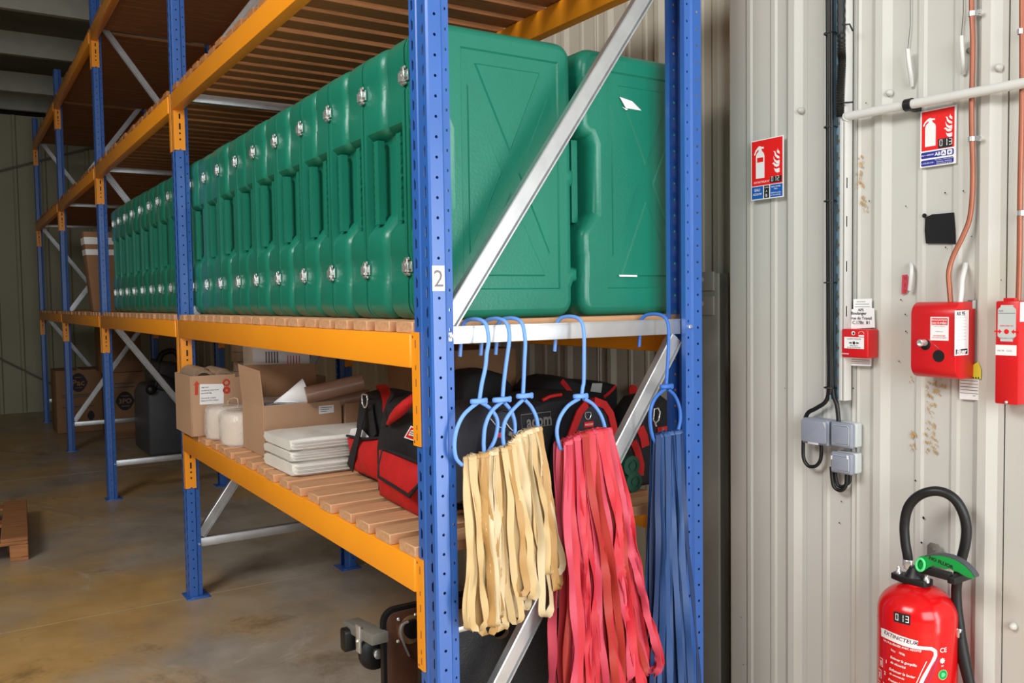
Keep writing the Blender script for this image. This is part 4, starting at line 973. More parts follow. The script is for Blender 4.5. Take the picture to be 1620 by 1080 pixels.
# cable run
XT=wy(1332,480,WY-.02).x
ct=TH('cable_tray','narrow perforated metal cable tray running down the wall behind the red call point','cable tray',(XT,WY-.02,3))
zb=wy(1330,630).z
xa=wy(1320,480,WY-.03).x; xb=wy(1335,480,WY-.03).x
mb=MB()
holes=[]; z=zb+.04
while z<3.05:
    holes+= [[[(xa+.004,z),(xa+.010,z),(xa+.010,z+.028),(xa+.004,z+.028)],[(xb-.007,z),(xb-.002,z),(xb-.002,z+.028),(xb-.007,z+.028)],[((xa+xb)/2-.005,z+.006),((xa+xb)/2+.005,z+.006),((xa+xb)/2+.005,z+.014),((xa+xb)/2-.005,z+.014)]]]; z+=.05
cells(mb,xb-xa,zb,3.1,[[[(a-xa,c) for a,c in h] for h in g] for g in holes],lambda a,c:(a+xa,WY-.028,c))
mb.box(xa-.002,xa,WY-.048,WY-.027,zb,3.1); ct.part(mb,'perforated_base','tealtray',fix=False)
xc=wy(1344,480,WY-.05).x
mb=MB(); mb.box(xb-.001,xb+.010,WY-.05,WY-.028,zb,3.1); mb.box(xb+.013,xb+.019,WY-.05,WY-.02,zb,3.1); mb.box(xb+.010,xb+.013,WY-.04,WY-.028,zb,3.1); ct.part(mb,'side_rail','cond',bevel=.001)
sp_=MB()
for v in (500,430,360,300): 
    z=wy(1343,v).z; sp_.box(xb+.019,xb+.0193,WY-.046,WY-.042,z,z+.03)
ct.part(sp_,'rail_slots','dark')
mb=MB(); p=wy(1303,480,WY-.03); mb.tube([(p.x,WY-.022,3.1),(p.x,WY-.022,wy(1304,628).z)],.004,8); single(mb,'thin_conduit','thin pale metal conduit left of the black cables','conduit','cond',(p.x,WY-.02,3),smooth=60)
def cable(pts,y,r,lab,cat='cable'): return vpipe(pts,y,r,'cable','black_cable',lab,cat,8)
cable([(1309,-120),(1310,100),(1310,300),(1311,500),(1312,600),(1308,632),(1292,645),(1279,652),(1274,662)],WY-.032,.0065,'leftmost black cable of the wall run, bending left into the grey socket box')
cable([(1312,-120),(1313,150),(1313,400),(1315,560),(1318,620),(1324,640),(1327,668)],WY-.040,.0065,'black cable curving down into the upper grey switch box')
cable([(1316,-120),(1316,100),(1316.5,300),(1316,500),(1317,612)],WY-.044,.0055,'black cable on the tray side of the wall run')
cable([(1312,-120),(1312,150),(1313,400),(1314,600),(1313,622)],WY-.048,.0045,'thin black cable lying on top of the wall run')
for v in (53,201,318,447,613):
    c=wy(1312.5,v,WY-.040); mb=MB(); pts=[(c.x+.0165*math.cos(2*PI*j/16),WY-.036+.019*math.sin(2*PI*j/16),c.z) for j in range(16)]; mb.tube(pts,.0022,6,closed=True)
    single(mb,'cable_tie','thin black cable tie around the black cable run','cable tie','cable',tuple(c),'ties around the cable run',smooth=60)
# ribbed black conduit down to the white pipe
mb=MB(); pr=[]; pts=smoothpath([wy(1331,-100,WY-.058),wy(1331,60,WY-.058),wy(1332,100,WY-.058),wy(1329,140,WY-.058),wy(1329,185,WY-.05)],24)
rs=[.0105+(.0014 if i%2 else -.0010) for i in range(len(pts))]
mb.tube(pts,rs,10); single(mb,'ribbed_conduit','ribbed black conduit ending above the white horizontal pipe','conduit','cable',tuple(pts[0]),smooth=30)
for v in (40,163): 
    c=wy(1336,v,WY-.055); mb=MB(); mb.tube([c+Vector((-.02,-.005,0)),c+Vector((0,-.008,.0)),c+Vector((.018,-.002,-.002)),c+Vector((.02,.01,-.02 if v<100 else 0))],.0025,6); single(mb,'cable_tie','thin black tie holding the ribbed conduit to the white rail','cable tie','cable',tuple(c),'ties on the ribbed conduit',smooth=60)
# white pipe
YP=WY-.045
a=wy(1341,184,YP); c=wy(1700,116,YP); mb=MB(); mb.tube([a,c],.0125,16); pw=TH('white_conduit','white plastic pipe crossing the wall horizontally above the 013 sign','pipe',tuple(a)); pw.part(mb,'pipe','cond',smooth=60)
c=wy(1437,166,YP); mb=MB(); ring_roll(mb,(c.x-.008,c.y,c.z),.0165,.013,.02,'x'); mb.box(c.x-.006,c.x+.012,YP,WY-.004,c.z-.014,c.z-.004); pw.part(mb,'pipe_clip','cable',smooth=40)
mb=MB(); mb.tube([a+Vector((0,0,0)),a+Vector((-.012,0.01,-.006))],.0145,14); pw.part(mb,'end_sleeve','cond',smooth=50)
# copper pipes
cp=TH('copper_pipe','copper pipe bending down into the top of the large red box','pipe',tuple(wy(1537,0,WY-.03)))
mb=MB(); mb.tube(smoothpath([wy(u,v,yy) for u,v,yy in ((1539,-120,WY-.028),(1537,0,WY-.028),(1539,70,WY-.028),(1537,180,WY-.028),(1539,280,WY-.028),(1535,340,WY-.030),(1524,372,WY-.036),(1508,405,WY-.045),(1501,430,WY-.05),(1502,455,WY-.055),(1504,478,WY-.06))],5),.0066,12); cp.part(mb,'pipe','copper',smooth=60)
for v in (22,220):
    c=wy(1537,v,WY-.028); mb=MB(); ring_roll(mb,(c.x,c.y,c.z-.006),.0085,.0068,.012,'z',16); mb.box(c.x+.006,c.x+.014,WY-.03,WY-.004,c.z-.006,c.z+.006); mb.lathe([(.006,0),(.006,-.006)],(c.x+.02,WY-.026,c.z),6,0,'y'); cp.part(mb,'pipe_clip','zinc',smooth=40)
c=wy(1533,80,WY-.01); mb=MB(); mb.lathe([(.008,0),(.008,-.006),(.004,-.009)],(c.x,WY-.004,c.z),8,0,'y'); cp.part(mb,'wall_screw','greysteel')
cp=TH('copper_pipe','copper pipe running straight down into the slim red box at the right edge','pipe',tuple(wy(1616,0,WY-.03)))
mb=MB(); mb.tube(smoothpath([wy(u,v,WY-.03) for u,v in ((1618,-120),(1617,0),(1617,150),(1614,300),(1613,400),(1611,476))],5),.0066,12); cp.part(mb,'pipe','copper',smooth=60)
for v in (50,337):
    c=wy(1615,v,WY-.03); mb=MB(); ring_roll(mb,(c.x,c.y,c.z-.006),.0085,.0068,.012,'z',16); mb.box(c.x+.006,c.x+.014,WY-.03,WY-.004,c.z-.006,c.z+.006); cp.part(mb,'pipe_clip','zinc',smooth=40)
# short bent tubes
def stub(pts,lab,wire=None,ys=None,r=.006):
    t=TH('tube_stub',lab,'tube',tuple(wy(*pts[0]))); ys=ys or [WY-.012]*len(pts)
    mb=MB(); mb.tube(smoothpath([wy(u,v,yy) for (u,v),yy in zip(pts,ys)],4),r,10); t.part(mb,'tube','cond',smooth=60)
    if wire: mb=MB(); mb.tube([wy(u,v,WY-.010) for u,v in wire],.0012,6); t.part(mb,'wire','greysteel',smooth=60)
stub([(1436,78),(1438,100),(1441,120),(1442,136)],'pale tube stub hanging on a wire above the black pipe clip',[(1440,-60),(1440,40),(1436,78)],[WY-.03,WY-.03,WY-.022,WY-.008])
stub([(1521,57),(1522,80),(1524,102),(1524,116)],'pale tube stub hanging left of the copper pipe',[(1524,-60),(1524,20),(1521,57)],[WY-.03,WY-.03,WY-.022,WY-.008])
stub([(1441,418),(1442,424),(1441,440),(1439,459)],'short pale tube stub beside the torn red tape',None,[WY-.006,WY-.02,WY-.024,WY-.02],.0055)
stub([(1527,418),(1526,426),(1522,442),(1521,460),(1519,478)],'pale bent tube entering the top of the large red box',None,[WY-.006,WY-.022,WY-.04,WY-.055,WY-.06],.0065)
# black opening
mb=MB(); pts=[(1464,344),(1475,339),(1509,336),(1511,360),(1512,386),(1498,385),(1465,385),(1463,365)]
yq=WY-.0068
fo=[(wy(u,v,yq).x,wy(u,v,yq).z) for u,v in pts]
mb.prism(fo,yq-.001,yq+.001,'y'); c=wy(1463,341,yq); mb.lathe([(.006,-.001),(.006,-.0025)],tuple(c),12,0,'y')
o=mb.build('black_opening','dark',sheets[2]); o['label']='dark square opening cut in the cladding'
# torn tape, marks, screws
mb=MB(); y=WY-.0075; pts=[(1427,435),(1436,434),(1437,458),(1433,463),(1426,466)]
mb.add([wy(u,v,y) for u,v in pts],[tuple(range(5))],0)
for s,v,ww in (('TI',440,6),('E',451,3),('SE',461,7)): 
    c=wy(1431.5,v,y-.0004); text(mb,s,tuple(c),width=.0016*ww,m=1,bold=.03)
single(mb,'tape_scrap','torn strip of red and white lettered tape left of the short tube stub','tape',['redband3','redink'],tuple(wy(1431,450,y)),fix=False)
rng=random.Random(5)
mb=MB()
for u,v,s in ((1370,163,1.8),(1364,265,1.5),(1375,318,2),(1433,326,2),(1495,305,2.2),(1524,302,2),(1537,374,1.6),(1496,391,2),(1425,474,2),(1432,497,2),(1433,524,2),(1422,571,2),(1350,614,2),(1331,793,2),(1328,827,2.5),(1461,819,4),(1458,858,3),(1448,760,2.5),(1242,614,1.6),(1246,538,1.4),(1172,976,2),(1176,1051,2),(1584,443,1.5)):
    c=wy(u,v,WY-.0066); r=s*.0011; mb.add([(c.x+r*math.cos(2*PI*j/7)*rng.uniform(.7,1.2),c.y,c.z+r*math.sin(2*PI*j/7)*rng.uniform(.7,1.2)) for j in range(7)],[tuple(range(7))])
o=mb.build('drill_holes','dark',wr,fix=False); o['kind']='stuff'
mb=MB()
for (u0,v0,u1,v1,n) in ((1355,248,1366,300,26),(1362,310,1372,335,14),(1465,597,1480,660,30),(1480,598,1496,612,10),(1463,665,1482,715,30),(1440,680,1450,720,12),(1478,612,1486,625,8),(1438,595,1444,604,4)):
    for _ in range(n):
        u=rng.uniform(u0,u1); v=rng.uniform(v0,v1); c=wy(u,v,WY-.0064-rng.uniform(0,.0003)); r=rng.uniform(.0016,.006); k=rng.randint(5,8)
        mb.add([(c.x+r*math.cos(2*PI*j/k)*rng.uniform(.4,1.1)*.7,c.y,c.z+r*math.sin(2*PI*j/k)*rng.uniform(.5,1.4)) for j in range(k)],[tuple(range(k))])
o=mb.build('adhesive_residue','stain',wr,fix=False); o['kind']='stuff'
for u,v in ((1268,175),(1408,147),(1581,107),(1603,990)):
    c=wy(u,v); mb=MB(); mb.lathe([(.010,-.004),(.010,-.008),(.006,-.016),(.003,-.018)],(c.x,WY-.002,c.z),12,0,'y'); mb.build('screw_cap','wallpaint',wr,smooth=50)
# call point with papers behind
a=wy(1331,520,WY-.062); c=wy(1373,567,WY-.062); x0,x1,z0,z1=a.x,c.x,c.z,a.z
cpnt=TH('call_point','small red fire alarm call point with white glass panel, on the cable tray','call point',((x0+x1)/2,WY-.03,(z0+z1)/2))
mb=MB(); mb.box(x0,x1,WY-.062,WY-.012,z0,z1); cpnt.part(mb,'housing','redbox',bevel=.005,segs=3)
y=WY-.0626; w=x1-x0; h=z1-z0
mb=MB(); plate(mb,x0+w*.12,x1-w*.14,z0+h*.32,z0+h*.72,y,0); cz=z0+h*.52; cx=(x0+x1)/2-.001
mb.add([(cx+.0045*math.cos(2*PI*j/14),y-.0004,cz+.0045*math.sin(2*PI*j/14)) for j in range(14)],[tuple(range(14))],1)
for s in (1,-1):
    mb.add([(cx+s*.0065,y-.0004,cz),(cx+s*.0105,y-.0004,cz+.004),(cx+s*.0105,y-.0004,cz+.0015),(cx+s*.016,y-.0004,cz+.0015),(cx+s*.016,y-.0004,cz-.0015),(cx+s*.0105,y-.0004,cz-.0015),(cx+s*.0105,y-.0004,cz-.004)],[(0,1,2,5,6),(2,3,4,5)],1)
text(mb,'ALARME INCENDIE',(cx,y,z0+h*.66),width=w*.52,m=1); text(mb,'APPUYER ICI',(cx,y,z0+h*.42),width=w*.30,m=1); text(mb,'en cas de nécessité',(cx,y,z0+h*.365),width=w*.5,m=1)
text(mb,'LEGRAND',(x0+w*.17,y,z0+h*.13),width=w*.26,m=0,bold=.02,slant=.2)
c=(x0+w*.46,z0+h*.86); mb.add([(c[0]+.006*math.cos(2*PI*j/12),y,c[1]+.006*math.sin(2*PI*j/12)) for j in range(12)],[tuple(range(12))],0); mb.add([(c[0]+.001+.0035*math.cos(2*PI*j/12),y-.0003,c[1]-.0005+.0035*math.sin(2*PI*j/12)) for j in range(12)],[tuple(range(12))],1)
plate(mb,x0+w*.66,x0+w*.86,z0+h*.745,z0+h*.80,y,0)
for k in range(7): 
    a0=PI*k/6; mb.box(x0+w*.76+.0085*math.cos(a0)-.0007,x0+w*.76+.0085*math.cos(a0)+.0007,y-.0003,y,z0+h*.84+.006*math.sin(a0),z0+h*.84+.0022+.006*math.sin(a0),0)
cpnt.part(mb,'front_print',['white','ink'],fix=False)
def paper(pts,y,lab,marks,mt='white'):
    mb=MB(); g=[wy(u,v,y) for u,v in pts]; g2=[p+Vector((0,.0006,0)) for p in g]
    mb.add(g+g2,[(0,1,2,3),(7,6,5,4),(0,4,5,1),(1,5,6,2),(2,6,7,3),(3,7,4,0)],0)
    for kind,u,v,wd in marks:
        c=wy(u,v,y-.0004); ww=(wy(u+wd/2,v,y)-wy(u-wd/2,v,y)).x
        if kind=='-': mb.box(c.x-ww/2,c.x+ww/2,y-.0003,y-.0002,c.z-.0006,c.z+.0006,1)
        else: text(mb,kind,tuple(c),width=ww,m=1,bold=.012)
    return single(mb,'paper_note',lab,'paper',[mt,'ink'],tuple(g[0]),fix=False)
paper([(1350,513),(1380,511),(1379,472),(1350,473)],WY-.0215,'printed slip half hidden above the handwritten note',[('-',1362,477,14),('-',1364,481,22),('-',1364,485,24)])
paper([(1346,520),(1384,518),(1383,487),(1347,489)],WY-.024,'handwritten white note taped just above the red call point',[('AP5',1362,490,9),('Boulanger',1359,496,24),('rue du Travail',1363,503,32),('C.17Bt  81',1362,510,27)])
paper([(1344,578),(1378,579),(1379,560),(1344,560)],WY-.0215,'white slip peeking out below the red call point',[('-',1361,569,28),('-',1361,572,30),('-',1361,575,30)])
# evacuation box
YF=WY-.098
a=wy(1441,478,YF); b_=wy(1507,590,YF); x0,x1,z1,z0=a.x,.7055,wy(1441,476,YF).z,wy(1441,596,YF).z
z1=wy(1441,478,YF).z; 
ev=TH('smoke_vent_box','large red rounded smoke evacuation control box with paper labels','control box',((x0+x1)/2,WY-.05,(z0+z1)/2))
r=.032; sec=[(WY-.004,z0),]+[p for p in arc(YF+r,z0+r,r,270,180,6)]+[p for p in arc(YF+r,z1-r,r,180,90,6)]+[(WY-.004,z1)]
mb=MB(); mb.prism(sec,x0,x1,'x'); ev.part(mb,'housing','redbox',bevel=.0025,smooth=40)
y=YF-.0006; w=x1-x0
mb=MB()
lx0,lx1=wy(1472,500,y).x,wy(1501,500,y).x; lz1,lz0=wy(1472,501,y).z,wy(1472,538,y).z; lh=lz1-lz0
plate(mb,lx0,lx1,lz0,lz1,y,0); plate(mb,lx0+.003,lx1-.003,lz1-lh*.34,lz1-.003,y-.0003,1)
lc=(lx0+lx1)/2; lw=lx1-lx0
text(mb,'ÉVACUATION',(lc,y-.0004,lz1-lh*.12),width=lw*.8,m=0,bold=.02); text(mb,'DES FUMÉES',(lc,y-.0004,lz1-lh*.255),width=lw*.8,m=0,bold=.02)
for k,(s,ww) in enumerate((('OUVERTURE / FERMETURE',.6),('DÉSENFUMAGE',.4),)): text(mb,s,(lc,y,lz1-lh*(.40+.22*k)),width=lw*ww,m=2)
text(mb,'NE PAS MANŒUVRER',(lc,y,lz1-lh*.80),width=lw*.66,m=1,bold=.02); text(mb,'SANS L\'ORDRE DES POMPIERS',(lc,y,lz1-lh*.88),width=lw*.8,m=1,bold=.01)
ev.part(mb,'evacuation_label',['white','redsign','print_grey'],fix=False)
c=wy(1463,543,YF); mb=MB(); mb.lathe([(.014,-.0002),(.014,-.001)],(c.x+.002,YF,c.z-.003),20,0,'y'); o=ev.part(mb,'lock_recess','dark')
mb=MB(); mb.lathe([(.009,.0),(.009,-.022),(.006,-.024),(.006,-.018)],(c.x,YF,c.z+.002),18,0,'y'); ev.part(mb,'lock_barrel','zinc',smooth=50)
c=wy(1485,563,YF); mb=MB(); mb.lathe([(.0155,-.0002),(.0155,-.001)],tuple(c),24,0,'y'); ev.part(mb,'round_opening','dark')
mb=MB(); mb.tube([wy(1478,545,YF-.001),wy(1485,551,YF-.001)],.0008,5); ev.part(mb,'scratch','print_grey')
# labels on its right side face (x = x1)
def ox(u,v): return P(u,v,'x',x1+.0008)
mb=MB(); aa=ox(1511,491); bb2=ox(1532,561); ym=(aa.y+bb2.y)/2; yw=abs(bb2.y-aa.y); zt,zb2=aa.z,bb2.z
mb.box(x1,x1+.0008,min(aa.y,bb2.y),max(aa.y,bb2.y),zb2,zt,0)
text(mb,'AX 95',(x1+.0009,ym-yw*.1,zt-.008),'x',width=yw*.6,m=1,bold=.02)
for k in range(8): mb.box(x1+.0008,x1+.001,ym-yw*.3,ym+yw*.3,zt-.018-.008*k,zt-.0175-.008*k,2)
mb.box(x1+.0008,x1+.0011,ym-yw*.42,ym+yw*.42,zb2+.003,zb2+.016,1); text(mb,'Bluer',(x1+.0012,ym,zb2+.0095),'x',width=yw*.7,m=0,bold=.03,slant=.2)
ev.part(mb,'side_label',['white','ink','print_grey'],fix=False)
mb=MB(); aa=ox(1539,475); bb2=ox(1545,488); mb.box(x1,x1+.0008,min(aa.y,bb2.y),max(aa.y,bb2.y),bb2.z,aa.z); ev.part(mb,'small_sticker','grey_lt')
mb=MB(); mb.box(x1-.02,x1+.003,WY-.010,WY-.007,z0-.002,z1+.004); ev.part(mb,'back_plate','greysteel')
yy=WY-.012
paper([(1518,631),(1548,633),(1549,597),(1518,596)],yy,'ruled white inspection card hanging under the large red box',[('-',1533,v,28) for v in (602,607,612,617,622)]+[('-',1541,626,4)])
mb=MB(); g=[wy(u,v,yy-.004) for u,v in ((1520,599),(1552,599),(1552,583),(1547,572),(1520,590))]; mb.add(g,[(0,1,2,3,4)]); 
for k in range(7): c=wy(1524+k*4,597.5,yy-.0045); mb.box(c.x-.0015,c.x+.0015,yy-.0048,yy-.0046,c.z-.002,c.z+.002,1)
single(mb,'yellow_tag','yellow tag with black marks wedged behind the large red box','tag',['yellow','ink'],tuple(g[0]),fix=False)
# slim red box at the right edge
YR=WY-.062
x0=wy(1575,474,YR).x; x1=wy(1612.5,474,YR).x; z1=wy(1575,476,YR).z; z0=wy(1575,638,YR).z
rb=TH('vent_trigger_box','tall slim red box with break-glass panel and arrows, at the right edge','control box',((x0+x1)/2,WY-.03,(z0+z1)/2))
mb=MB(); mb.box(x0,x1,YR,WY-.002,z0,z1); rb.part(mb,'housing','redbox',bevel=.004)
y=YR-.0006; w=x1-x0; H=z1-z0
mb=MB(); mb.box(x0+w*.3,x0+w*.75,YR+.004,YR+.02,z1,z1+.007); rb.part(mb,'top_tab','redbox')
mb=MB(); gp=[(x0+w*.12,z0+H*.66),(x0+w*.24,z0+H*.64),(x0+w*.24,z0+H*.61),(x0+w*.76,z0+H*.61),(x0+w*.76,z0+H*.64),(x0+w*.88,z0+H*.66),(x0+w*.88,z0+H*.92),(x0+w*.76,z0+H*.945),(x0+w*.76,z0+H*.96),(x0+w*.24,z0+H*.96),(x0+w*.24,z0+H*.945),(x0+w*.12,z0+H*.92)]
mb.prism(gp,y-.001,y,'y',0); cz=z0+H*.705; cx=x0+w*.5; yk=y-.0014
mb.add([(cx+.006*math.cos(2*PI*j/14),yk,cz+.006*math.sin(2*PI*j/14)) for j in range(14)],[tuple(range(14))],1)
for s in (1,-1): mb.add([(cx+s*.011,yk,cz),(cx+s*.018,yk,cz+.006),(cx+s*.018,yk,cz+.002),(cx+s*.029,yk,cz+.002),(cx+s*.029,yk,cz-.002),(cx+s*.018,yk,cz-.002),(cx+s*.018,yk,cz-.006)],[(0,1,2,5,6),(2,3,4,5)],1)
text(mb,'APPUYER ICI',(cx,yk,cz+.014),width=w*.55,m=1); text(mb,'ENFONCER LA VITRE',(cx,yk,cz-.016),width=w*.7,m=2); mb.box(x0+w*.14,x0+w*.86,yk,yk+.0002,z0+H*.88,z0+H*.885,2); text(mb,'BLUER',(x0+w*.27,yk,z0+H*.905),width=w*.2,m=2,bold=.02)
rb.part(mb,'glass_panel',['grey_lt','redsign','print_grey'],fix=False)
mb=MB(); plate(mb,x0+w*.03,x0+w*.92,z0+H*.475,z0+H*.575,y,0); text(mb,'AX 95   CO2',(x0+w*.42,y,z0+H*.52),width=w*.62,m=1); rb.part(mb,'paper_label',['white','print_grey'],fix=False)
mb=MB(); mb.lathe([(.004,0),(.004,-.003),(.002,-.005)],(x0+w*.52,YR,z0+H*.022),12,0,'y'); rb.part(mb,'screw','zinc',smooth=50)
mb=MB(); mb.box(x1-.0002,x1+.0008,YR+.004,YR+.03,z1-.05,z1-.003); rb.part(mb,'side_label','white')
# grey wall boxes
def wbox(u0,v0,u1,v1,y,lab,kind,front='grey_pl'):
    a=wy(u0,v0,y); c=wy(u1,v1,y); x0,x1,z1,z0=a.x,c.x,a.z,c.z
    t=TH('socket_box' if kind=='socket' else 'switch_box',lab,'socket' if kind=='socket' else 'switch',((x0+x1)/2,WY-.03,(z0+z1)/2))
    mb=MB(); mb.box(x0+.003,x1,y+.022,WY-.006,z0+.002,z1-.001); t.part(mb,'back_box','grey_lt' if kind!='socket' else 'grey_pl',bevel=.006,segs=3)
    mb=MB(); mb.box(x0,x1,y+.003,y+.022,z0,z1); t.part(mb,'front_frame',front,bevel=.007,segs=3)
    if kind=='switch':
        mb=MB(); q=.011; mb.prism(rrect(x0+q,x1-q,z0+q,z1-q,.005),y-.002,y+.005,'y'); mb2=MB(); pts=[(a_,y+.002,c_) for a_,c_ in rrect(x0+q-.002,x1-q+.002,z0+q-.002,z1-q+.002,.006)]; mb2.tube(pts,.0011,6,closed=True)
        t.part(mb,'rocker','grey_pl',bevel=.001); t.part(mb2,'seam_fill','grey_lt',smooth=60)
    else:
        mb=MB(); q=.003; mb.prism(rrect(x0+q,x1-q,z0+q+.004,z1-q,.008),y-.004,y+.004,'y'); t.part(mb,'flap_lid','grey_pl',bevel=.002)
        mb=MB(); mb.box((x0+x1)/2-.018,(x0+x1)/2+.018,y-.006,y-.002,z0+.002,z0+.008); t.part(mb,'lid_grip','grey_lt',bevel=.001)
    return t,x0,x1,z0,z1
t,a0,a1,a2,a3=wbox(1267,660,1309,707,WY-.060,'grey socket box with flap lid, left of the grey switch','socket')
mb=MB(); mb.add([(a1-.014,WY-.0645,a3-.004),(a1-.004,WY-.0645,a3-.006),(a1-.004,WY-.0645,a3-.024)],[(0,1,2)]); t.part(mb,'hinge_corner','grey_lt')
wbox(1312,666,1346,711,WY-.060,'upper grey wall switch with pale side, right of the socket box','switch')
t,*_=wbox(1312,713,1346,753,WY-.060,'lower grey wall switch with two small white marks','switch')
mb=MB()
for u in (1316,1341): c=wy(u,722,WY-.0605); mb.box(c.x-.003,c.x+.003,WY-.0615,WY-.0605,c.z-.008,c.z+.003)
t.part(mb,'white_mark','white')
cable([(1271,690),(1271,722),(1277,735),(1284,738),(1293,735),(1299,722),(1299,690)],WY-.035,.0055,'black cable looping under the left grey socket box')
cable([(1315,738),(1318,766),(1326,775),(1334,774),(1339,764),(1340,738)],WY-.032,.0055,'outer black cable loop under the lower grey switch')
cable([(1320,738),(1324,764),(1331,770),(1338,767),(1344,760),(1345,738)],WY-.022,.0055,'inner black cable loop under the lower grey switch')
# ------------------------------------------------------------------ fire extinguisher
EX=.0965; ec=wy(1451,980,WY-.118); exx,exy=ec.x,WY-.118
ztop=wy(1450,921,WY-.118).z
zn=ztop+.004
ex=TH('fire_extinguisher','red water extinguisher numbered 013 with black hose arch and green lever, on the wall','fire extinguisher',(exx,exy,.2))
r=EX; ze=zn-.004
prof=[(.0,.16),(r-.02,.16),(r-.004,.168),(r,.185),(r,ze-.105),(r+.0006,ze-.100),(r,ze-.095),(r,ze-.075)]+[((r)*math.cos(t)+.0,ze-.075+.075*math.sin(t)) for t in [PI/2*j/10 for j in range(1,9)]]+[(.03,ze),(.0,ze)]
mb=MB(); mb.lathe(prof,(exx,exy,0),56); ex.part(mb,'cylinder','ext',smooth=50)
# front-facing angle of the cylinder towards the aisle
def cyl(a_,h_,dr=.0006): return (exx+(r+dr)*math.sin(a_),exy-(r+dr)*math.cos(a_),h_)
# the angle that faces the camera: print is centred a little left
def onpix(u,v):   # find cylinder point below a measured pixel
    d=(P(u,v,'y',exy)-CAM).normalized(); ox,oy=CAM.x-exx,CAM.y-exy; A=d.x*d.x+d.y*d.y; B_=ox*d.x+oy*d.y; C_=ox*ox+oy*oy-(r+.0006)**2; disc=B_*B_-A*C_
    t=(-B_-math.sqrt(max(disc,0)))/A; p=CAM+d*t; return math.atan2(p.x-exx,-(p.y-exy)),p.z
def wraptext(mb,s,a0,h0,width=None,height=None,m=0,bold=0,slope=0,slant=0,dr=.0008):
    put(mb,text_mesh(s,width,height,bold),lambda x,z:cyl(a0+(x+slant*z)/r,h0+z+slope*x,dr),m)
def cpatch(mb,a0,a1,h0,h1,m,dr=.0005,n=10,s0=0,s1=0):
    vs=[];
    for i in range(n+1):
        a=a0+(a1-a0)*i/n; vs+=[cyl(a,h0+(s0)*(a-a0)*r,dr),cyl(a,h1+(s1)*(a-a0)*r,dr)]
    mb.add(vs,[(2*i,2*i+2,2*i+3,2*i+1) for i in range(n)],m)
mb=MB(); A0,H1=onpix(1414,967); A1,H0=onpix(1440,987)
A0,H1=onpix(1414,966); A1,_=onpix(1440,970); _,H0=onpix(1426,986)
cpatch(mb,A0,A1,H0,H1,1,.0004)
cw=(A1-A0)*r; hh=(H1-H0)
sg=MB(); seg(sg,'013',-cw*.40,-hh*.32,hh*.66,0,0); 
mb.add([cyl((A0+A1)/2+v.x/r,(H0+H1)/2+v.z,.0008) for v in sg.v],sg.f,0)
def SLP(p,q):
    a,b=onpix(*p),onpix(*q); return (b[1]-a[1])/((b[0]-a[0])*r)
# banner: white double line with title
Aa,Ha=onpix(1394,1003); Ab,Hb=onpix(1483,1024)
def strip(pixs,wd,m,dr=.0005):
    pixs=[(a[0]+(b[0]-a[0])*k/6,a[1]+(b[1]-a[1])*k/6) for a,b in zip(pixs[:-1],pixs[1:]) for k in range(6)]+[pixs[-1]]
    pp=[onpix(*p) for p in pixs]
    vs=[];
    for i,(a,h) in enumerate(pp):
        a1,h1=pp[min(i+1,len(pp)-1)]; a0_,h0_=pp[max(i-1,0)]; tx,tz=(a1-a0_)*r,h1-h0_; l=math.hypot(tx,tz) or 1; nx,nz=-tz/l*wd/2,tx/l*wd/2
        vs+=[cyl(a+nx/r,h+nz,dr),cyl(a-nx/r,h-nz,dr)]
    mb.add(vs,[(2*i,2*i+1,2*i+3,2*i+2) for i in range(len(pp)-1)],m)
strip([(1394,1003),(1402,1007),(1415,1013),(1430,1019),(1445,1023),(1460,1025),(1474,1026),(1480,1030),(1480,1037),(1475,1048),(1468,1060),(1461,1072),(1455,1085)],.0085,0)
strip([(1466,1046),(1458,1062),(1450,1080)],.0018,0); strip([(1485,1040),(1475,1064),(1467,1085)],.0020,2,.0007); strip([(1478,1046),(1468,1066),(1460,1085)],.0016,2,.0009)
strip([(1394,997),(1402,1000),(1410,1004),(1425,1010),(1440,1015),(1452,1018)],.0145,0,.0005)
at,ht=onpix(1423,1010); wraptext(mb,'EXTINCTEUR',at,ht+.0,width=.090,height=.0100,m=3,bold=.012,slope=SLP((1400,999),(1448,1017)),slant=.25,dr=.0012)
for s,u,v,ww,sl in (('EAU PULVÉRISÉE AVEC ADDITIF',1424,1022.5,.100,SLP((1400,1015),(1448,1031))),('EAU',1413,1029,.012,-.2),('183B',1427,1034,.014,-.2)):
    a_,h_=onpix(u,v); wraptext(mb,s,a_,h_,width=ww,m=0,bold=.02,slope=sl,dr=.0009)
for k,(u,v,s,s2_) in enumerate(((1428,1049,'Enlever la goupille','de sécurité'),(1426,1067,'Enfoncer le levier','de commande'),(1424,1084,'Presser la poignée','du robinet'))):
    a_,h_=onpix(u,v); wraptext(mb,s,a_,h_+.003,width=.066,m=0,bold=.02,slope=SLP((u-12,v-4),(u+14,v+5)),slant=.25); wraptext(mb,s2_,a_-.13,h_-.008,width=.040,m=0,bold=.02,slope=SLP((u-12,v-4),(u+14,v+5)),slant=.25)
    a_,h_=onpix(u-26,v-3); wraptext(mb,str(k+1),a_,h_,height=.009,m=0,bold=.03)
    a_,h_=onpix(u-33.5,v-2); cpatch(mb,a_-.09,a_+.07,h_-.011,h_+.011,0,.0005); cpatch(mb,a_-.075,a_+.055,h_-.0095,h_+.0095,4,.0009); cpatch(mb,a_-.03,a_+.02,h_-.007,h_+.005,0,.0013)
a_,h_=onpix(1492.5,1028); wraptext(mb,'CE',a_,h_,height=.012,m=0,bold=.01)
a_,h_=onpix(1491,1045)
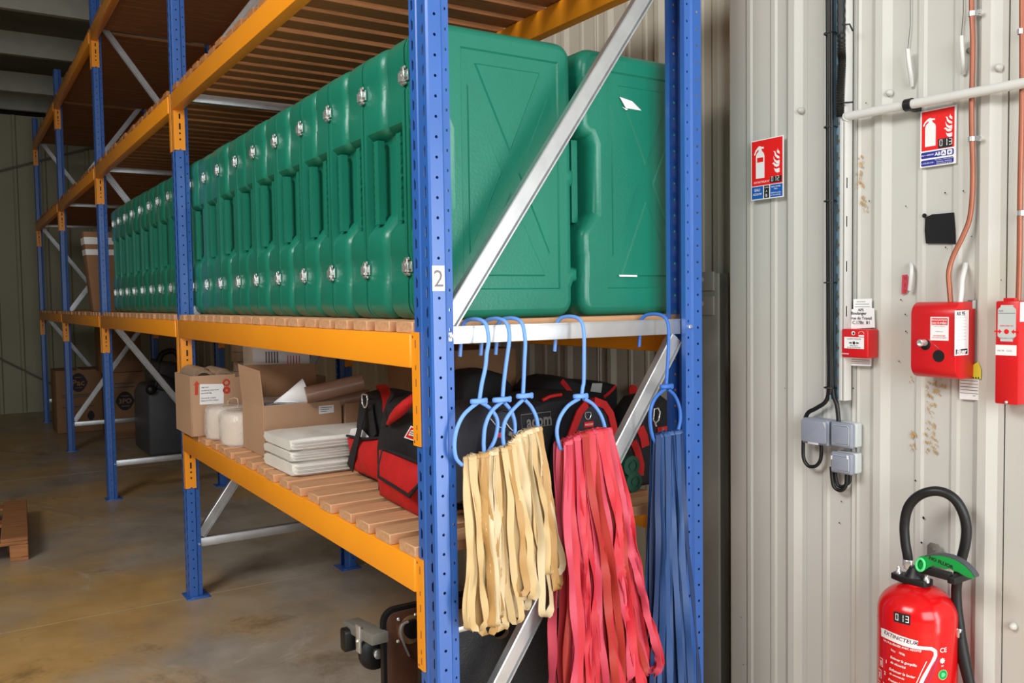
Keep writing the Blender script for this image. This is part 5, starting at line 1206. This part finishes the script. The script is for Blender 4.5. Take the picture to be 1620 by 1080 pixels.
def disc(a,h,rad,m,dr,n=20,star=0): mb.add([cyl(a+(rad*(1-(star if j%2 else 0)))*math.cos(2*PI*j/n)/r,h+(rad*(1-(star if j%2 else 0)))*math.sin(2*PI*j/n),dr) for j in range(n)],[tuple(range(n))],m)
disc(a_,h_,.008,0,.0006,16,.3); a_,h_=onpix(1491,1053); wraptext(mb,'NF',a_,h_,height=.004,m=0,bold=.02)
a_,h_=onpix(1492,1067); disc(a_,h_,.013,5,.0006); disc(a_,h_,.011,6,.0009)
disc(a_,h_,.007,5,.0012,6,.2)
ex.part(mb,'label_print',['white','ink','purple','plum','ext','gplt','gpl'],fix=False,smooth=None)
# valve
zv=wy(1440,893,exy).z
mb=MB(); vl=[(-.055,-.018),(-.02,-.026),(.03,-.022),(.05,-.02),(.055,.0),(.05,.018),(.0,.024),(-.04,.016),(-.058,.0)]
vc=wy(1441,905,exy-.01)
mb.prism([(vc.x+.002+a*.9,exy-.005+b*1.1) for a,b in vl],zn-.004,zn+.012,'z'); mb.lathe([(.032,-.006),(.03,.006),(.02,.02),(.014,.034)],(vc.x+.006,exy,zn+.004),20); ex.part(mb,'valve_body','rubber',bevel=.002)
for u,v in ((1422,899),(1466,908)):
    c=wy(u,v,exy-.012); mb=MB(); mb.lathe([(.0075,-.014),(.0075,-.004),(.0055,-.002),(.0055,.005),(.003,.009)],(c.x,exy-.012,zn+.022),10); ex.part(mb,'cap_nut','zinc',smooth=45)
# hose: arch and drop
hp=[(1437,905),(1437,896),(1436,880),(1432,855),(1431,828),(1437,802),(1452,785),(1473,777),(1494,779),(1512,791),(1524,812),(1529,836),(1527,860),(1521,885),(1517,905),(1513,930),(1514,960),(1518,990),(1520,1006),(1523,1030),(1529,1060),(1538,1095),(1545,1130)]
hy=[exy]*5+[exy,exy+.005,exy+.01,exy+.02,exy+.03,exy+.035,exy+.04,exy+.04,exy+.04,exy+.04]+[exy+.045]*8
hpts=smoothpath([wy(u,v,yy) for (u,v),yy in zip(hp,hy)],6)
mb=MB(); mb.tube(hpts[6:],.0125,14); ex.part(mb,'hose','rubber',smooth=60)
c=hpts[8]; mb=MB(); mb.lathe([(.0135,-.012),(.0145,-.010),(.0145,.010),(.0135,.012)],(c.x,c.y,c.z),18); ex.part(mb,'ferrule','zinc',smooth=50)
c=wy(1517,999,exy+.045); mb=MB(); mb.lathe([(.0135,-.012),(.0145,-.010),(.0145,.010),(.0135,.012)],tuple(c),18); ex.part(mb,'ferrule','zinc',smooth=50)
mb=MB(); mb.tube([wy(1519,1008,exy+.045),wy(1522,1030,exy+.045),wy(1530,1065,exy+.045),wy(1540,1110,exy+.045)],[.015,.0165,.0145,.012],14); ex.part(mb,'nozzle_grip','rubber',smooth=60)
# lever with lettering
yl=exy-.035
def wl(u,v,yy=yl): q=wy(u,v,yy); return (q.x,q.z)
up_=[(1450,886),(1456,880),(1464,878),(1476,877),(1490,877),(1504,880),(1516,885),(1528,893),(1538,903),(1543,911)]
lo_=[(1540,915),(1532,913),(1524,909),(1516,904),(1510,903),(1503,899),(1496,900),(1490,897),(1484,897),(1478,894),(1470,897),(1462,903),(1452,903),(1449,895)]
mb=MB()
poly=[wl(u,v) for u,v in up_+lo_]
mb.prism(poly,yl-.004,yl+.010,'y'); ex.part(mb,'lever_side','gpl',bevel=.0015)
mb=MB(); top=[(1464,879),(1476,877),(1490,877),(1504,880),(1516,885),(1528,893),(1538,903),(1544,912)]
rings=[]
for u,v in top:
    a,b_=wl(u,v); rings.append([(a,yl-.005,b_-.002),(a+.001,yl-.005,b_+.002),(a+.001,yl+.014,b_+.003),(a,yl+.014,b_-.002)])
mb.loft(rings); ex.part(mb,'lever_top','machine',bevel=.001)
mb=MB(); ring_pts=[wy(1456+6.5*math.cos(t),893+9.5*math.sin(t),yl-.008) for t in [2*PI*j/18 for j in range(18)]]; mb.tube(ring_pts,.0035,8,closed=True); ex.part(mb,'safety_pin_ring','gplt',smooth=60)
mb=MB(); c=wy(1489,889.5,yl-.0046); text(mb,'NO FLUOR',(c.x,yl-.0044,c.z),width=.064,height=.0095,m=0,bold=.03,rot=-.16); ex.part(mb,'lever_lettering','ink')
mb=MB(); a_=wl(1475,903,yl+.02); mb.box(a_[0]-.025,a_[0]+.055,yl+.0,yl+.02,a_[1]-.008,a_[1]+.012); mb.box(a_[0]+.05,a_[0]+.07,yl+.0,exy+.05,a_[1]-.014,a_[1]+.004); ex.part(mb,'lever_base','rubber',bevel=.003)
c0=wy(1480,868,WY-.015); mb=MB(); mb.prism([(c0.x-.02,c0.z-.05),(c0.x+.02,c0.z-.05),(c0.x+.02,c0.z+.006),(c0.x+.012,c0.z+.016),(c0.x-.012,c0.z+.016),(c0.x-.02,c0.z+.006)],WY-.022,WY-.019,'y'); mb.lathe([(.005,-.022),(.005,-.026)],(c0.x,WY,c0.z),6,0,'y'); mb.box(c0.x-.012,c0.x+.012,exy+r-.01,WY-.006,c0.z-.058,c0.z-.05); ex.part(mb,'wall_bracket','greysteel',bevel=.001)
# ------------------------------------------------------------------ goods in the far bays
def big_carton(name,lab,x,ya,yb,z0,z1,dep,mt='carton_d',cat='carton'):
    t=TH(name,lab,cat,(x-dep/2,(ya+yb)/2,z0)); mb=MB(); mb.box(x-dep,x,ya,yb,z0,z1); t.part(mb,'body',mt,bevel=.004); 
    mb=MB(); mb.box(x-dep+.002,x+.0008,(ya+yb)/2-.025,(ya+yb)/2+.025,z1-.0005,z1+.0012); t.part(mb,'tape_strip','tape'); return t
def diamond(mb,u,v,w,h,x,s,m0=0,m1=1):
    c=P(u,v,'x',x); W_=abs(P(u+w/2,v,'x',x).y-P(u-w/2,v,'x',x).y); H_=abs(P(u,v+h/2,'x',x).z-P(u,v-h/2,'x',x).z)
    pts=[]
    for j in range(24):
        a=2*PI*j/24; cc,ss=math.cos(a),math.sin(a); k=1.0 if abs(ss)<.8 else 1.05; pts.append((x,c.y+W_/2*cc*(1-.25*abs(math.sin(2*a))*.3),c.z+H_/2*(abs(ss)**1.3)*(1 if ss>0 else -1)))
    mb.add(pts,[tuple(range(24))],m0); text(mb,s,(x+.0004,c.y,c.z),'x',width=W_*.68,m=m1,bold=.03,eps=.002)
    for s_ in (1,-1): mb.box(x+.001,x+.002,c.y-W_*.2,c.y+W_*.2,c.z+s_*H_*.27-.004,c.z+s_*H_*.27+.004,m1)
e=-9.9
def yz(u,v,x=e): q=P(u,v,'x',x); return q.y,q.z
ya,_=yz(88,600); yb,_=yz(163,600); _,zt=yz(90,587)
k1=big_carton('shipping_carton','dim brown shipping carton with a dark oval mark reading Pac, left of the 3PO carton',e,ya,yb,.004,zt,.6)
mb=MB(); diamond(mb,124,605,29,30,e+.002,'Pac'); 
for v in (626,629,645): 
    p=P(98,v,'x',e+.002); q_=P(150,v,'x',e+.002); mb.box(e,e+.002,p.y,q_.y,p.z-.006,p.z+.006,2)
diamond(mb,144,657,12,16,e+.002,'V',0,0); k1.part(mb,'print',['ink','carton_d','machine'],fix=False)
e2=-9.0
ya2,_=yz(178,600,e2); yb2,_=yz(229,600,e2); _,zt2=yz(178,590,e2)
yb3=yb2
k2=big_carton('shipping_carton','dim brown shipping carton with a dark oval mark reading 3PO, beside the grey machine',e2,ya2-.04,yb2,.004,zt2,.6)
mb=MB(); diamond(mb,198,634,30,30,e2+.002,'3PO')
for v in (607,613): 
    p=P(181,v,'x',e2+.002); q_=P(213,v,'x',e2+.002); mb.box(e2,e2+.002,p.y,q_.y,p.z-.006,p.z+.006,2)
k2.part(mb,'print',['ink','carton_d','machine'],fix=False)
k3=big_carton('shipping_carton','nearly black stacked carton on top of the 3PO carton',e2-.05,ya2-.10,yb2-.02,zt2+.003,zt2+.55,.5)
def pallet(lab,x0,y0,lx,ly,mt='wood2',rz=0):
    t=thing('wooden_pallet',lab,'pallet',(x0,y0,0),rz=rz)
    def pp(a,b,c,d,e_,f,n): o=cbox(a,b,c,d,e_,f).build(n,mt,t,bevel=.003,segs=1)
    h=.144; wy_=[0,.145,0,0,0]
    bd=[(0,.145),(.189,.10),(.3275,.145),(.511,.10),(.655,.145)]
    for y,w in bd: pp(-lx,0,y,y+w,.122,.144,'deck_board')
    for x in (-.145,-lx/2-.0725,-lx): pp(x,x+.145,0,ly,.100,.1215,'cross_board')
    for x in (-.145,-lx/2-.0725,-lx):
        for y in (0,.3275,.7): pp(x,x+.145,y,y+.1,.0225,.0995,'block')
    for y in (0,.35,.7): pp(-lx,0,y,y+.1,0,.022,'bottom_board')
    return t
p=P(45,882,'z',0)
pallet('empty wooden pallet lying on the floor at the left edge',p.x,p.y-.80,1.2,.8,'wood2',rz=-.06)
# grey machine
xm=-7.4
ya,_=yz(236,700,xm); yb,_=yz(300,700,xm)
mc=TH('grey_machine','grey cleaning machine with black top parts, on the floor beyond the middle post','machine',(xm-.4,.9,0))
_,zt=yz(250,612,xm)
mb=MB(); mb.prism([(ya,.02),(ya+.42,.02),(ya+.42,zt+.02),(ya+.05,zt),(ya,zt-.1)],xm-.8,xm,'x'); mc.part(mb,'shell','machine',bevel=.03,segs=3)
mb=MB(); mb.prism([(ya+.12,zt+.02),(ya+.41,zt+.02),(ya+.41,zt+.20),(ya+.16,zt+.26)],xm-.7,xm-.15,'x'); mc.part(mb,'upper_housing','machine',bevel=.04,segs=3)
mb=MB(); mb.prism([(ya+.08,zt-.02),(ya+.38,zt-.12),(ya+.38,zt+.02),(ya+.12,zt+.14)],xm-.1,xm+.03,'x'); mc.part(mb,'control_panel','rubber',bevel=.02)
mb=MB(); mb.tube(smoothpath([(xm-.2,ya+.15,zt+.24),(xm-.2,ya+.2,zt+.33),(xm-.2,ya+.32,zt+.34),(xm-.2,ya+.38,zt+.20)]),.03,10); mc.part(mb,'top_handle','rubber',smooth=60)
for (a,b_) in ((.03,-.02),(.34,-.22)):
    mb=MB(); mb.lathe([(.001,0),(.05,0),(.05,.05),(.03,.07)],(xm,ya+a,zt+b_),14,0,'x'); mc.part(mb,'knob','rubber',smooth=50)
mb=MB(); mb.add([(xm+.002,ya+.33,zt-.70),(xm+.002,ya+.40,zt-.75),(xm+.002,ya+.39,zt-.62),(xm+.002,ya+.34,zt-.5)],[(0,1,2,3)]); mc.part(mb,'reflector','greysteel')
# tall taped carton on the third-bay shelf
xt=-6.3; D2=Z2+ST+.002
tt=TH('tall_carton','tall brown carton with two white tape bands, leaning beside the third post','carton',(xt-.1,.2,D2))
bl=P(148.5,494,'x',xt); tl=P(131.5,366,'x',xt); tr=P(163,364,'x',xt)
mb=MB(); wd=tr.y-tl.y+.10
ring=lambda y,z,w:[(xt,y,z),(xt,y+w,z),(xt-.22,y+w,z),(xt-.22,y,z)]
mb.loft([ring(bl.y,D2,wd),ring(tl.y,tl.z,wd)]); tt.part(mb,'body','carton_d',bevel=.003)
for v0,v1 in ((375,386),(394,403)):
    mb=MB()
    def at(v): 
        z=P(140,v,'x',xt).z; f=(z-D2)/(tl.z-D2); return bl.y+(tl.y-bl.y)*f,z
    (ya_,za_),(yb_,zb_)=at(v0),at(v1)
    o1=.002; mb.loft([[(xt+o1,yb_-o1,zb_),(xt+o1,yb_+wd+o1,zb_),(xt-.22-o1,yb_+wd+o1,zb_),(xt-.22-o1,yb_-o1,zb_)],[(xt+o1,ya_-o1,za_),(xt+o1,ya_+wd+o1,za_),(xt-.22-o1,ya_+wd+o1,za_),(xt-.22-o1,ya_-o1,za_)]]); tt.part(mb,'tape_band','white')
# dark equipment at the back of the lowest bays, under the near shelf nothing else stands
